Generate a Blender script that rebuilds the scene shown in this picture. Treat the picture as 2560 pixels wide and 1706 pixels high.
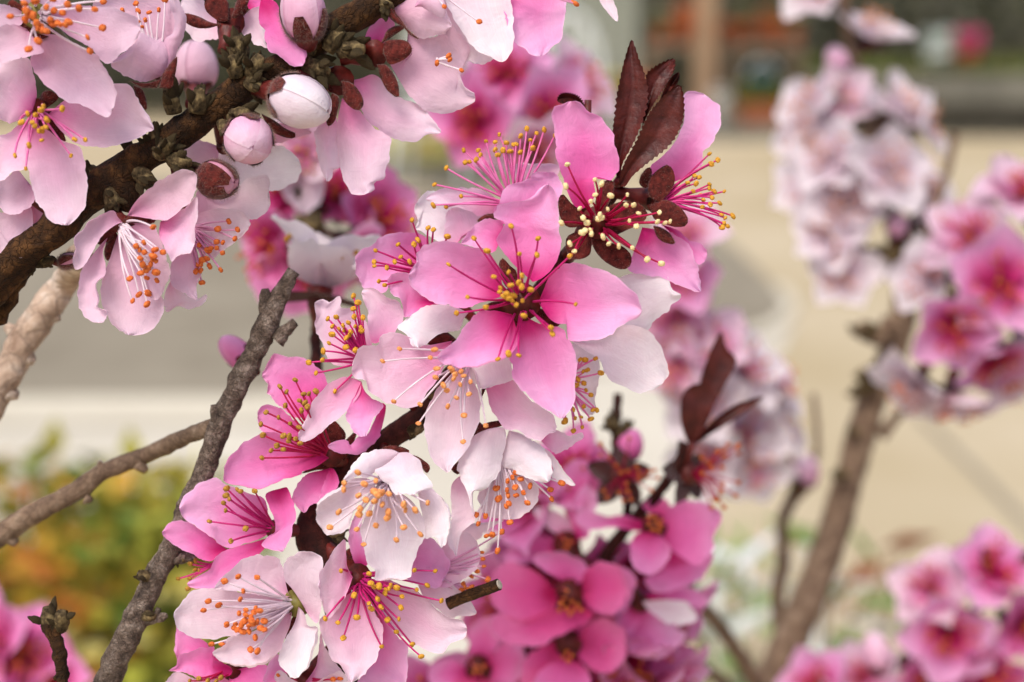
import bpy, math, random
from mathutils import Vector, Matrix, noise
R = math.radians
sc = bpy.context.scene
for o in list(bpy.data.objects):
    bpy.data.objects.remove(o)

# ------------------------------------------------------------------ camera
F = 2560 * 50 / 36.0            # focal length in photo pixels
PITCH = 15.0
D0 = 0.28                       # distance of the sharp plane, metres
CAM = Vector((0, 0, 1.2))
cam = bpy.data.cameras.new('camera')
cam.lens = 50; cam.sensor_width = 36; cam.clip_start = 0.01; cam.clip_end = 500
cam.dof.use_dof = True; cam.dof.focus_distance = D0 - 0.006; cam.dof.aperture_fstop = 8.5
cam.dof.aperture_blades = 0
co = bpy.data.objects.new('camera', cam); sc.collection.objects.link(co)
co.location = CAM; co.rotation_euler = (R(90 - PITCH), 0, 0)
sc.camera = co
FWD = Vector((0, math.cos(R(PITCH)), -math.sin(R(PITCH))))
UP = Vector((0, math.sin(R(PITCH)), math.cos(R(PITCH))))
RT = Vector((1, 0, 0))

# ------------------------------------------------------------------ light
wo = bpy.data.worlds.new('World'); sc.world = wo; wo.use_nodes = True
nt = wo.node_tree
sky = nt.nodes.new('ShaderNodeTexSky'); sky.sky_type = 'NISHITA'; sky.sun_disc = False
SUN_EL, SUN_AZ = 58, -150       # degrees; behind the camera's left shoulder
sky.sun_elevation = R(SUN_EL); sky.sun_rotation = R(SUN_AZ)
sky.air_density = 1.0; sky.dust_density = 4.0; sky.ozone_density = 0.6
bg = nt.nodes['Background']; bg.inputs['Strength'].default_value = 0.13
nt.links.new(sky.outputs[0], bg.inputs['Color'])
sl = bpy.data.lights.new('sun', 'SUN'); sl.energy = 1.5; sl.angle = R(25); sl.color = (1, .96, .9)
so = bpy.data.objects.new('sun', sl); sc.collection.objects.link(so)
_sd = Vector((math.sin(R(SUN_AZ)) * math.cos(R(SUN_EL)), math.cos(R(SUN_AZ)) * math.cos(R(SUN_EL)), math.sin(R(SUN_EL))))
so.rotation_euler = _sd.to_track_quat('Z', 'Y').to_euler()
sc.view_settings.view_transform = 'Standard'; sc.view_settings.look = 'None'
sc.view_settings.exposure = 0.62; sc.view_settings.gamma = 1
sc.render.engine = 'CYCLES'

# ------------------------------------------------------------------ helpers
rnd = random.Random(7)
col = sc.collection
def W(px, py, d):
    """photo pixel + distance along the optical axis -> world point"""
    return CAM + d * (FWD + ((px - 1280) / F) * RT + ((853 - py) / F) * UP)
def T(px, py, t):
    """pixel + millimetres in front of the sharp plane"""
    return W(px, py, D0 - t / 1000.0)
def G(px, py, z=0.0):
    """pixel -> point on the horizontal plane at height z"""
    v = FWD + ((px - 1280) / F) * RT + ((853 - py) / F) * UP
    return CAM + v * ((z - CAM.z) / v.z)
def hexc(h):
    h = h.lstrip('#'); out = []
    for i in (0, 2, 4):
        c = int(h[i:i + 2], 16) / 255
        out.append(c / 12.92 if c <= .04045 else ((c + .055) / 1.055) ** 2.4)
    return tuple(out)
def lerp3(a, b, f): return tuple(a[i] + (b[i] - a[i]) * f for i in range(3))
def sst(a, b, x):
    x = max(0, min(1, (x - a) / (b - a))); return x * x * (3 - 2 * x)
REG = {'R1': (0, 0, .30612), 'R2': (500, 0, .30612), 'R3': (0, 380, .30612), 'R4': (980, 80, .39099), 'R5': (860, 560, .36549),
       'R6': (540, 640, .38278), 'S1': (400, 1060, .4119), 'S2': (1020, 1000, .45036), 'S3': (1640, 0, .44639), 'S4': (1640, 500, .44639),
       'S5': (1640, 1006, .44639), 'S6': (0, 640, .37), 'S7': (0, 1106, .38257), 'S8': (620, 80, .43376), 'F': (0, 0, 1)}
def px_list(reg, s):
    ox, oy, k = REG[reg]; pts = []; tip = None
    for w in s.split():
        if w[0] == '*': tip = len(pts); w = w[1:]
        a, b = w.split(','); pts.append((ox + k * float(a), oy + k * float(b)))
    return pts, tip

def link(o, parent=None):
    col.objects.link(o)
    if parent: o.parent = parent
    return o
def mesh_obj(name, verts, faces, mat, parent=None, loc=None, cols=None, uvs=None, smooth=True):
    me = bpy.data.meshes.new(name)
    off = Vector(loc) if loc is not None else Vector((0, 0, 0))
    me.from_pydata([tuple(Vector(v) - off) for v in verts], [], faces)
    if smooth: me.polygons.foreach_set('use_smooth', [True] * len(faces))
    if cols:
        a = me.color_attributes.new('Col', 'FLOAT_COLOR', 'POINT')
        a.data.foreach_set('color', [x for c in cols for x in (c[0], c[1], c[2], 1)])
    if uvs:
        l = me.uv_layers.new(name='UVMap')
        for lp in me.loops: l.data[lp.index].uv = uvs[lp.vertex_index]
    if mat: me.materials.append(mat)
    o = bpy.data.objects.new(name, me); link(o, parent)
    p0 = parent.location if parent else Vector((0, 0, 0))
    o.location = off - p0 if loc is not None else (-p0 if parent else (0, 0, 0))
    return o
def empty(name, loc):
    o = bpy.data.objects.new(name, None); o.empty_display_size = .005; o.location = loc; col.objects.link(o); return o
def tag(o, label=None, cat=None, group=None, kind=None):
    if label: o['label'] = label
    if cat: o['category'] = cat
    if group: o['group'] = group
    if kind: o['kind'] = kind
    return o

# ------------------------------------------------------------------ materials
def new_mat(name):
    m = bpy.data.materials.new(name); m.use_nodes = True
    n = m.node_tree.nodes; b = n['Principled BSDF']
    return m, m.node_tree, b
def N(t, kind, **kw):
    n = t.nodes.new(kind)
    for k, v in kw.items():
        if k in n.inputs: n.inputs[k].default_value = v
        else: setattr(n, k, v)
    return n
def ramp(t, stops):
    r = t.nodes.new('ShaderNodeValToRGB'); e = r.color_ramp.elements
    while len(e) < len(stops): e.new(.5)
    for q, (p, c) in zip(e, stops): q.position = p; q.color = (*c, 1)
    return r
def petal_material():
    m, t, b = new_mat('petal')
    at = N(t, 'ShaderNodeAttribute', attribute_name='Col')
    uv = N(t, 'ShaderNodeTexCoord')
    mp = N(t, 'ShaderNodeMapping'); mp.inputs['Scale'].default_value = (3.0, 46, 1)
    t.links.new(uv.outputs['UV'], mp.inputs[0])
    v = N(t, 'ShaderNodeTexNoise', Scale=1.0, Detail=3.0, Roughness=.55); t.links.new(mp.outputs[0], v.inputs['Vector'])
    v2 = N(t, 'ShaderNodeTexNoise', Scale=420.0, Detail=4.0); t.links.new(uv.outputs['Object'], v2.inputs['Vector'])
    r1 = ramp(t, [(.3, (.95, .91, .935)), (.66, (1, 1, 1))]); t.links.new(v.outputs[0], r1.inputs[0])
    r2 = ramp(t, [(.3, (.955, .93, .945)), (.65, (1, 1, 1))]); t.links.new(v2.outputs[0], r2.inputs[0])
    m1 = N(t, 'ShaderNodeMix', data_type='RGBA', blend_type='MULTIPLY'); m1.inputs[0].default_value = 1
    t.links.new(at.outputs['Color'], m1.inputs[6]); t.links.new(r1.outputs[0], m1.inputs[7])
    m2 = N(t, 'ShaderNodeMix', data_type='RGBA', blend_type='MULTIPLY'); m2.inputs[0].default_value = 1
    t.links.new(m1.outputs[2], m2.inputs[6]); t.links.new(r2.outputs[0], m2.inputs[7])
    bp = N(t, 'ShaderNodeBump', Strength=.22, Distance=.0003); t.links.new(v.outputs[0], bp.inputs['Height'])
    v3 = N(t, 'ShaderNodeTexNoise', Scale=190.0, Detail=5.0, Roughness=.6, Distortion=.6); t.links.new(uv.outputs['Object'], v3.inputs['Vector'])
    bp2 = N(t, 'ShaderNodeBump', Strength=.5, Distance=.0011); t.links.new(v3.outputs[0], bp2.inputs['Height']); t.links.new(bp2.outputs[0], bp.inputs['Normal'])
    b.inputs['Roughness'].default_value = .6; b.inputs['Specular IOR Level'].default_value = .22
    b.inputs['Sheen Weight'].default_value = .08
    t.links.new(m2.outputs[2], b.inputs['Base Color']); t.links.new(bp.outputs[0], b.inputs['Normal'])
    tr = N(t, 'ShaderNodeBsdfTranslucent'); t.links.new(m2.outputs[2], tr.inputs[0]); t.links.new(bp.outputs[0], tr.inputs[1])
    mx = N(t, 'ShaderNodeMixShader'); mx.inputs[0].default_value = .38
    t.links.new(b.outputs[0], mx.inputs[1]); t.links.new(tr.outputs[0], mx.inputs[2])
    t.links.new(mx.outputs[0], t.nodes['Material Output'].inputs[0])
    return m
def simple(name, c1, c2=None, rough=.6, scale=300, spec=.3, sheen=0, bump=0, transl=0, detail=4, stops=None, coords='Object'):
    m, t, b = new_mat(name)
    c1 = hexc(c1); c2 = hexc(c2) if c2 else c1
    tc = N(t, 'ShaderNodeTexCoord'); n = N(t, 'ShaderNodeTexNoise', Scale=float(scale), Detail=float(detail), Roughness=.62)
    t.links.new(tc.outputs[coords], n.inputs['Vector'])
    r = ramp(t, stops or [(.32, c1), (.68, c2)]); t.links.new(n.outputs[0], r.inputs[0]); t.links.new(r.outputs[0], b.inputs['Base Color'])
    b.inputs['Roughness'].default_value = rough; b.inputs['Specular IOR Level'].default_value = spec
    b.inputs['Sheen Weight'].default_value = sheen
    if sheen: b.inputs['Sheen Roughness'].default_value = .4
    if bump:
        bp = N(t, 'ShaderNodeBump', Strength=.9, Distance=bump); t.links.new(n.outputs[0], bp.inputs['Height']); t.links.new(bp.outputs[0], b.inputs['Normal'])
    if transl:
        tr = N(t, 'ShaderNodeBsdfTranslucent'); t.links.new(r.outputs[0], tr.inputs[0])
        mx = N(t, 'ShaderNodeMixShader'); mx.inputs[0].default_value = transl
        t.links.new(b.outputs[0], mx.inputs[1]); t.links.new(tr.outputs[0], mx.inputs[2]); t.links.new(mx.outputs[0], t.nodes['Material Output'].inputs[0])
    return m
def bark_material(name, dark, mid, light, scale=260, bump=.0012, crack=.5):
    m, t, b = new_mat(name)
    tc = N(t, 'ShaderNodeTexCoord')
    n = N(t, 'ShaderNodeTexNoise', Scale=float(scale), Detail=7.0, Roughness=.68); t.links.new(tc.outputs['Object'], n.inputs['Vector'])
    vo = N(t, 'ShaderNodeTexVoronoi', Scale=float(scale) * 1.9, feature='DISTANCE_TO_EDGE')
    nd = N(t, 'ShaderNodeTexNoise', Scale=float(scale) * .8, Detail=3.0); t.links.new(tc.outputs['Object'], nd.inputs['Vector'])
    mixv = N(t, 'ShaderNodeMix', data_type='VECTOR'); mixv.inputs[0].default_value = .012
    t.links.new(tc.outputs['Object'], mixv.inputs[4]); t.links.new(nd.outputs['Color'], mixv.inputs[5]); t.links.new(mixv.outputs[1], vo.inputs['Vector'])
    r = ramp(t, [(.3, hexc(dark)), (.5, hexc(mid)), (.72, hexc(light))]); t.links.new(n.outputs[0], r.inputs[0])
    rc = ramp(t, [(0, (1 - crack,) * 3), (.12, (1, 1, 1))]); t.links.new(vo.outputs['Distance'], rc.inputs[0])
    mm = N(t, 'ShaderNodeMix', data_type='RGBA', blend_type='MULTIPLY'); mm.inputs[0].default_value = 1
    t.links.new(r.outputs[0], mm.inputs[6]); t.links.new(rc.outputs[0], mm.inputs[7]); t.links.new(mm.outputs[2], b.inputs['Base Color'])
    mh = N(t, 'ShaderNodeMath', operation='MULTIPLY'); t.links.new(n.outputs[0], mh.inputs[0]); t.links.new(rc.outputs[0], mh.inputs[1])
    bp = N(t, 'ShaderNodeBump', Strength=1.0, Distance=bump); t.links.new(mh.outputs[0], bp.inputs['Height']); t.links.new(bp.outputs[0], b.inputs['Normal'])
    b.inputs['Roughness'].default_value = .82; b.inputs['Specular IOR Level'].default_value = .2
    return m
M = {}
M['petal'] = petal_material()
M['sepal'] = simple('sepal', '#330e0c', '#662620', .85, 900, .15, sheen=.3, bump=.0005)
M['hair'] = simple('hair', '#7a5a4e', '#a88c80', .8, 300, .2, transl=.3)
M['calyx'] = simple('calyx', '#3f0e0b', '#6c2018', .5, 500, .35, bump=.0003)
M['green_cup'] = simple('green_cup', '#5c5320', '#7d7438', .5, 500, .3)
M['leaf'] = simple('leaf', '#360d0b', '#5c2019', .5, 260, .35, bump=.0006, transl=.15)
M['scale'] = simple('bud_scale', '#241c12', '#84714c', .88, 520, .15, bump=.0010, stops=[(.34, hexc('#1f180f')), (.5, hexc('#544630')), (.7, hexc('#8d7a54'))])
M['bark_grey'] = bark_material('bark_grey', '#332a26', '#766559', '#b0a093', 360, .0022, .32)
M['bark_dark'] = bark_material('bark_dark', '#160d08', '#39230f', '#6a4726', 240, .0016, .3)
M['bark_brown'] = bark_material('bark_brown', '#4a3a31', '#77614f', '#9a8571', 200, .0008, .3)
M['bark_pale'] = bark_material('bark_pale', '#7d6453', '#b39c89', '#d8cabd', 120, .0010, .3)
M['bark_red'] = bark_material('bark_red', '#1c0b08', '#371611', '#552820', 300, .0006, .2)
M['cut_wood'] = simple('cut_wood', '#8d8477', '#b5ab9c', .8, 900)
for nm, a, b_ in (('fil_magenta', '#c0186a', '#d8338a'), ('fil_red', '#a50f3c', '#cf1f5d'), ('fil_pink', '#dc5fa4', '#e887bd'), ('fil_white', '#e3cbd6', '#f0e2e9'), ('fil_palepink', '#d98cb6', '#e5aecb')):
    M[nm] = simple(nm, a, b_, .45, 300, .35, transl=.25)
for nm, a, b_ in (('ant_orange', '#b54a1c', '#dd7c3a'), ('ant_gold', '#a8701a', '#d9a336'), ('ant_cream', '#d6b878', '#f0e0ae'), ('ant_salmon', '#c9713a', '#eba868'), ('ant_brown', '#7e5a1e', '#b98a36')):
    M[nm] = simple(nm, a, b_, .7, 1800, .25, bump=.0002)

# ------------------------------------------------------------------ shapes
def catmull(p, n):
    """resample an open polyline of 2-D points to n points, even in arc length"""
    d = []
    for i in range(len(p) - 1):
        a = p[max(i - 1, 0)]; b = p[i]; c = p[i + 1]; e = p[min(i + 2, len(p) - 1)]
        for k in range(10):
            s = k / 10
            d.append(tuple(.5 * (2 * b[j] + (c[j] - a[j]) * s + (2 * a[j] - 5 * b[j] + 4 * c[j] - e[j]) * s * s + (3 * b[j] - a[j] - 3 * c[j] + e[j]) * s ** 3) for j in range(len(b))))
    d.append(tuple(p[-1]))
    L = [0]
    for i in range(1, len(d)): L.append(L[-1] + math.dist(d[i], d[i - 1]))
    out = []; j = 0
    for i in range(n):
        x = L[-1] * i / (n - 1)
        while j < len(L) - 2 and L[j + 1] < x: j += 1
        f = (x - L[j]) / max(1e-9, L[j + 1] - L[j]); f = max(0, min(1, f))
        out.append(tuple(d[j][q] + (d[j + 1][q] - d[j][q]) * f for q in range(len(d[j]))))
    return out
KIND = {  # colour at the claw, the middle, the outer part, the rim
    'pink':     ('#da2c86', '#f28dca', '#f3b2df', '#f7d2ee'),
    'hot':      ('#cc1c74', '#f273bb', '#f49bd2', '#f7bee3'),
    'mag':      ('#c2175f', '#ef58a2', '#f47fba', '#f7a3cf'),
    'shell':    ('#dba3c1', '#e6bfd5', '#e5c8da', '#ecd7e5'),
    'pp':       ('#e985ba', '#f3bfdc', '#f2d5e6', '#f5e3ee'),
    'pale':     ('#e6b0cc', '#f0d2e1', '#f2dfe9', '#f5e9f0'),
    'white':    ('#ebd3e0', '#f3e6ee', '#f6eff3', '#f8f3f6'),
    'mauve':    ('#dc9dbc', '#e8bfd3', '#e9cad9', '#eed8e4'),
    'rose':     ('#c9688a', '#dc93ae', '#e2a8be', '#e8bccd'),
}
KIND = {k: tuple(hexc(c) for c in v) for k, v in KIND.items()}
def petal_cols(kind, u, v, seed, p3):
    a, b, c, e = KIND[kind]
    w = abs(2 * v - 1)
    n = noise.noise(Vector((p3.x * 160 + seed * 3.1, p3.y * 160, p3.z * 160)))
    x = u + .12 * n - .10 * (1 - w)
    q = lerp3(a, b, sst(.02, .38, x))
    q = lerp3(q, c, sst(.35, .8, x + .15 * w))
    q = lerp3(q, e, .85 * sst(.74, 1.0, max(w ** 2 * (.6 + .4 * u), u ** 2)))
    return q
def resample(d, n):
    L = [0]
    for i in range(1, len(d)): L.append(L[-1] + math.dist(d[i], d[i - 1]))
    out = []; j = 0
    for i in range(n):
        x = L[-1] * (i / (n - 1))
        while j < len(L) - 2 and L[j + 1] < x: j += 1
        f = max(0, min(1, (x - L[j]) / max(1e-9, L[j + 1] - L[j])))
        out.append((d[j][0] + (d[j + 1][0] - d[j][0]) * f, d[j][1] + (d[j + 1][1] - d[j][1]) * f))
    return out
def sheet(poly, tip, t0, t1, seed=0, bow=None, cup=None, ruf=None, nu=36, nv=18, serr=0, crease=0, thick=0, dist=None, edge=3.0, curl=0, roll=None):
    """a curved petal / sepal / leaf from its outline: returns verts, faces, uv"""
    r = random.Random(seed)
    if tip is None:
        tip = max(range(len(poly)), key=lambda i: math.dist(poly[i], poly[0]))
    tip = max(1, min(len(poly) - 1, tip))
    DN = 40
    loop = [poly[-1]] + poly + [poly[0], poly[1]]
    dense = []
    for i in range(1, len(loop) - 2):
        a_, b_, c_, e_ = loop[i - 1], loop[i], loop[i + 1], loop[i + 2]
        if i == 1: a_ = b_
        if i == len(loop) - 3: e_ = c_
        for k in range(DN // 4):
            s = k / (DN // 4)
            dense.append(tuple(.5 * (2 * b_[j] + (c_[j] - a_[j]) * s + (2 * a_[j] - 5 * b_[j] + 4 * c_[j] - e_[j]) * s * s + (3 * b_[j] - a_[j] - 3 * c_[j] + e_[j]) * s ** 3) for j in (0, 1)))
    dense.append(poly[0]); ti = tip * (DN // 4)
    Ls = resample(dense[:ti + 1], nu + 1); Rs = resample(list(reversed(dense[ti:])), nu + 1)
    wid = max(math.dist(Ls[i], Rs[i]) for i in range(nu + 1)); ln = math.dist(poly[0], poly[tip])
    mm = wid * D0 / F * 1000
    if cup is None: cup = .16 * mm * r.uniform(.6, 1.3)
    if ruf is None: ruf = .055 * mm
    if bow is None: bow = -.05 * ln * D0 / F * 1000 * r.uniform(.2, 1.2)
    cx = sum(p[0] for p in poly) / len(poly); cy = sum(p[1] for p in poly) / len(poly)
    def jit(pts, ph):
        out = []
        for i, p in enumerate(pts):
            d = Vector((p[0] - cx, p[1] - cy)); l = d.length or 1; d /= l
            u = i / nu; k = noise.noise(Vector((p[0] * .055, p[1] * .055, seed * 1.7))) + .7 * noise.noise(Vector((p[0] * .14, p[1] * .14, seed)))
            o = edge * (1.5 * k + 1.9 * noise.noise(Vector((p[0] * .022, p[1] * .022, seed * .77))) * sst(.3, .8, u)) * sst(.1, .35, u)
            if serr: o += serr * (1 if i % 2 else -.6) * sst(.05, .2, u) * (1 - sst(.96, 1, u))
            out.append((p[0] + d.x * o, p[1] + d.y * o))
        return out
    Ls = jit(Ls, 0); Rs = jit(Rs, 5); Rs[-1] = Ls[-1]; Rs[0] = Ls[0]
    f1, f2 = r.uniform(1.2, 2.4), r.uniform(1.2, 2.4); p1, p2 = r.uniform(0, 6), r.uniform(0, 6)
    verts = []; uvs = []
    def build(off):
        for i in range(nu + 1):
            u = i / nu
            for j in range(nv + 1):
                v = j / nv; s = 2 * v - 1; a = abs(s)
                lift = 0
                if roll and a > roll[1] and (s < 0) == (roll[0] == 'L'):
                    a0 = roll[1]; env = sst(.18, .45, u) * (1 - .5 * sst(.9, 1, u)); ph = (a - a0) / (1 - a0) * roll[2] * env + 1e-6
                    rho = (1 - a0) * (1 + .25 * noise.noise(Vector((u * 5, seed, 0))))
                    aa = a0 + (rho * math.sin(ph) if env > .05 else a - a0); aa = aa * env + a * (1 - env); lift = rho * (1 - math.cos(ph)) * math.dist(Ls[i], Rs[i]) * .5 * D0 / F * 1000
                    v2 = (1 + (aa if s > 0 else -aa)) / 2
                else: v2 = v
                x = Ls[i][0] + (Rs[i][0] - Ls[i][0]) * v2; y = Ls[i][1] + (Rs[i][1] - Ls[i][1]) * v2
                t = t0 + (t1 - t0) * u + bow * math.sin(math.pi * u) + cup * a * a * math.sin(math.pi * min(1, .12 + .8 * u))
                t += lift
                t += ruf * a ** 3 * math.sin((f1 if s < 0 else f2) * 6.283 * u + (p1 if s < 0 else p2)) * sst(.15, .5, u)
                t += ruf * u ** 5 * math.sin(s * 4 + p1) + curl * sst(.7, 1, u) ** 2
                t += mm * .05 * noise.noise(Vector((x * .013, y * .013, seed * 2.3)))
                if crease: t -= crease * math.exp(-(s / .12) ** 2) * (1 - u * .6)
                if off: t -= off * (1 - a ** 3) * math.sin(math.pi * min(1, .1 + .9 * u)) ** .5 + .02
                if dist is None: verts.append(T(x, y, t))
                else: verts.append(W(x, y, dist - t / 1000))
                uvs.append((u, v))
    build(0)
    n1 = nv + 1; faces = []
    for i in range(nu):
        for j in range(nv):
            q = i * n1 + j; faces.append((q, q + 1, q + n1 + 1, q + n1))
    if thick:
        k = len(verts); build(thick)
        faces += [tuple(k + w for w in reversed(f)) for f in list(faces)]
        for j in (0, nv):
            for i in range(nu):
                a_, b_ = i * n1 + j, (i + 1) * n1 + j; faces.append((a_, b_, b_ + k, a_ + k))
    return verts, faces, uvs
def tube(path, radii, sides=10, bump=0, seed=0, cap=True, step=None, freq=180):
    """verts, faces of a tube along 3-D points"""
    P = [tuple(p) + (r_,) for p, r_ in zip(path, radii)]
    if step:
        ln = sum(math.dist(P[i][:3], P[i + 1][:3]) for i in range(len(P) - 1)); P = catmull(P, max(3, int(ln / step)))
    verts = []; faces = []; n = len(P); up = None
    for i in range(n):
        a = Vector(P[max(i - 1, 0)][:3]); b = Vector(P[min(i + 1, n - 1)][:3]); d = (b - a).normalized()
        if up is None: up = d.orthogonal().normalized()
        up = (up - d * up.dot(d)).normalized(); sd = d.cross(up)
        c = Vector(P[i][:3])
        for k in range(sides):
            an = 2 * math.pi * k / sides; q = up * math.cos(an) + sd * math.sin(an); r_ = P[i][3]
            if bump:
                p = c + q * r_
                r_ += bump * (noise.noise(p * freq + Vector((seed, 0, 0))) + .8 * noise.noise(p * freq * 2.7) + .6 * noise.noise(p * freq * .35))
            verts.append(c + q * r_)
    for i in range(n - 1):
        for k in range(sides):
            a = i * sides + k; b = i * sides + (k + 1) % sides
            faces.append((a, b, b + sides, a + sides))
    if cap:
        faces.append(tuple(reversed(range(sides)))); faces.append(tuple((n - 1) * sides + k for k in range(sides)))
    return verts, faces
def ball(c, rx, ry, rz, nu=10, nv=7, m=None, fn=None):
    verts = []; faces = []
    for i in range(nv + 1):
        th = math.pi * i / nv
        for k in range(nu):
            ph = 2 * math.pi * k / nu
            p = Vector((math.sin(th) * math.cos(ph), math.sin(th) * math.sin(ph), math.cos(th)))
            s = fn(p) if fn else 1
            p = Vector((p.x * rx, p.y * ry, p.z * rz)) * s
            if m: p = m @ p
            verts.append(Vector(c) + p)
    for i in range(nv):
        for k in range(nu):
            a = i * nu + k; b = i * nu + (k + 1) % nu; faces.append((a, b, b + nu, a + nu))
    return verts, faces
def join(parts):
    V = []; Fc = []
    for v, f in parts:
        k = len(V); V += list(v); Fc += [tuple(k + q for q in x) for x in f]
    return V, Fc

ANTHER = {}
def anther_mesh(matname):
    if matname not in ANTHER:
        v, f = ball((0, 0, 0), .00053, .00045, .00070, 12, 9, fn=lambda q: 1 - .24 * math.exp(-(q.x / .22) ** 2) * (1 if abs(q.y) > .1 else .6) + .06 * q.z * abs(q.x))
        me = bpy.data.meshes.new('anther'); me.from_pydata([tuple(q) for q in v], [], f); me.polygons.foreach_set('use_smooth', [True] * len(f))
        me.materials.append(M[matname]); ANTHER[matname] = me
    return ANTHER[matname]
def stamen(root, o_px, o_t, a_px, a_t, filmat, antmat, r, size=1.0):
    a = T(*o_px, o_t); b = T(*a_px, a_t)
    d = b - a
    c = a + d * r.uniform(.4, .6) - FWD * d.length * r.uniform(.06, .2) + (RT * r.uniform(-1, 1) + UP * r.uniform(-1, 1)) * d.length * .09
    path = [a * (1 - s) ** 2 + c * 2 * s * (1 - s) + b * s * s for s in [i / 9 for i in range(10)]]
    v, f = tube(path, [.00027 - .0001 * i / 9 for i in range(10)], 6, cap=False)
    s = mesh_obj('stamen', v, f, M[filmat], root, a)
    an = bpy.data.objects.new('anther', anther_mesh(antmat)); link(an, s); an.location = b - a
    dirv = (path[-1] - path[-2]).normalized()
    an.rotation_euler = (r.uniform(0, 6.28), r.uniform(0, 6.28), r.uniform(0, 6.28))
    k = size * r.uniform(.8, 1.15); an.scale = (k, k, k)

def hairs(root, verts, faces, n, length, r, parent_loc, edge_only=False):
    """short downy hairs standing on a surface: one joined sub-part"""
    V = []; Fc = []
    for i in range(n):
        f = faces[r.randrange(len(faces))]
        a, b, c = (Vector(verts[f[k]]) for k in (0, 1, 2))
        x, y = r.random(), r.random()
        p = a + (b - a) * x * .98 + (c - b) * y * .98; nn = (b - a).cross(c - a)
        if nn.length < 1e-14: continue
        nn.normalize()
        d = (nn * r.choice((1, 1, -.3)) + Vector((r.uniform(-1, 1), r.uniform(-1, 1), r.uniform(-1, 1))) * .7).normalized() * length * r.uniform(.5, 1.2)
        s = d.cross(FWD).normalized() * .000018; k = len(V); V += [p - s, p + s, p + d]; Fc.append((k, k + 1, k + 2))
    o = mesh_obj('down', V, Fc, M['hair'], None, None, smooth=False); o.parent = root; o.location = -parent_loc; tag(o, kind='stuff')
def blossom(label, reg, origin, t, petals, ant=None, anthers='', fil='fil_magenta', z=7, sepals=(), stem=None, tag_group=None, cup='calyx', tube_r=24, asize=1.0, filt=None, ao=None, extra=(), name='peach_blossom'):
    """a blossom whose petals are outlined in the photograph; t in mm before the sharp plane"""
    (op,), _ = px_list(reg, '%g,%g' % origin)
    root = empty(name, T(*op, t)); tag(root, label, 'blossom', tag_group or 'peach blossoms on the near branches')
    seed0 = sum(ord(c) * (i % 7 + 1) for i, c in enumerate(label)) % 997
    for i, p in enumerate(petals):
        pts, tip = px_list(p[4] if len(p) > 4 and isinstance(p[4], str) else reg, p[0])
        kw = p[-1] if isinstance(p[-1], dict) else {}
        sd = seed0 + i * 17
        v, f, uv = sheet(pts, tip, p[2], p[3], sd, **kw)
        cs = [petal_cols(p[1], u_, v_, sd, q) for (u_, v_), q in zip(uv, v)]
        mesh_obj('petal', v, f, M['petal'], root, T(*pts[0], p[2]), cs, uv)
    for i, s in enumerate(sepals):
        pts, tip = px_list(reg, s[0])
        v, f, uv = sheet(pts, tip, s[1], s[2], seed0 + i, cup=s[3] if len(s) > 3 else -.8, ruf=.05, bow=.2, nu=12, nv=8, thick=.6, edge=.6, crease=.15)
        so_ = mesh_obj('sepal', v, f, M['sepal'], root, T(*pts[0], s[1]), None, uv)
        hairs(so_, v, f, 260, .0006, random.Random(i), T(*pts[0], s[1]))
    r = random.Random(seed0)
    ap, _ = px_list(reg, anthers) if anthers else ([], None)
    zz = z; jobs = [(op if ao is None else px_list(reg, '%g,%g' % ao)[0][0], t, a, z) for a in ap]
    for (o_, t_, s_, z_) in extra:
        jobs += [(px_list(reg, '%g,%g' % o_)[0][0], t_, a, z_) for a in px_list(reg, s_)[0]]
    for (so_, st_, a, z) in jobs:
        lp = math.dist(a, so_) * D0 / F * 1000
        at = st_ + z * r.uniform(.8, 1.15) + .55 * math.sqrt(max(0, 13 ** 2 - lp ** 2)) * (1 if z > 3 else .15)
        j = 7; dv = Vector((a[0] - so_[0], a[1] - so_[1])); dv = dv.normalized() * tube_r * .62 if ao is None and dv.length > 1 and z > 1 else Vector((0, 0))
        stamen(root, (so_[0] + dv.x + r.uniform(-j, j), so_[1] + dv.y + r.uniform(-j, j)), st_ + .4, a, at, fil, ant, r, asize)
    # cup and stalk that carry the blossom
    k = D0 / F
    base = T(*op, t - 1.2); face = T(*op, t + .6)
    if stem:
        e = T(stem[0], stem[1], stem[2])
    else:
        e = T(op[0] + 20, op[1] + 40, t - 12)
    v, f = tube([face, base, base.lerp(e, .35), base.lerp(e, .7), e], [tube_r * k * 1.05, tube_r * k, tube_r * k * .8, tube_r * k * .5, tube_r * k * .5], 12, .0001)
    mesh_obj('calyx', v, f, M[cup], root, base)
    return root

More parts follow.
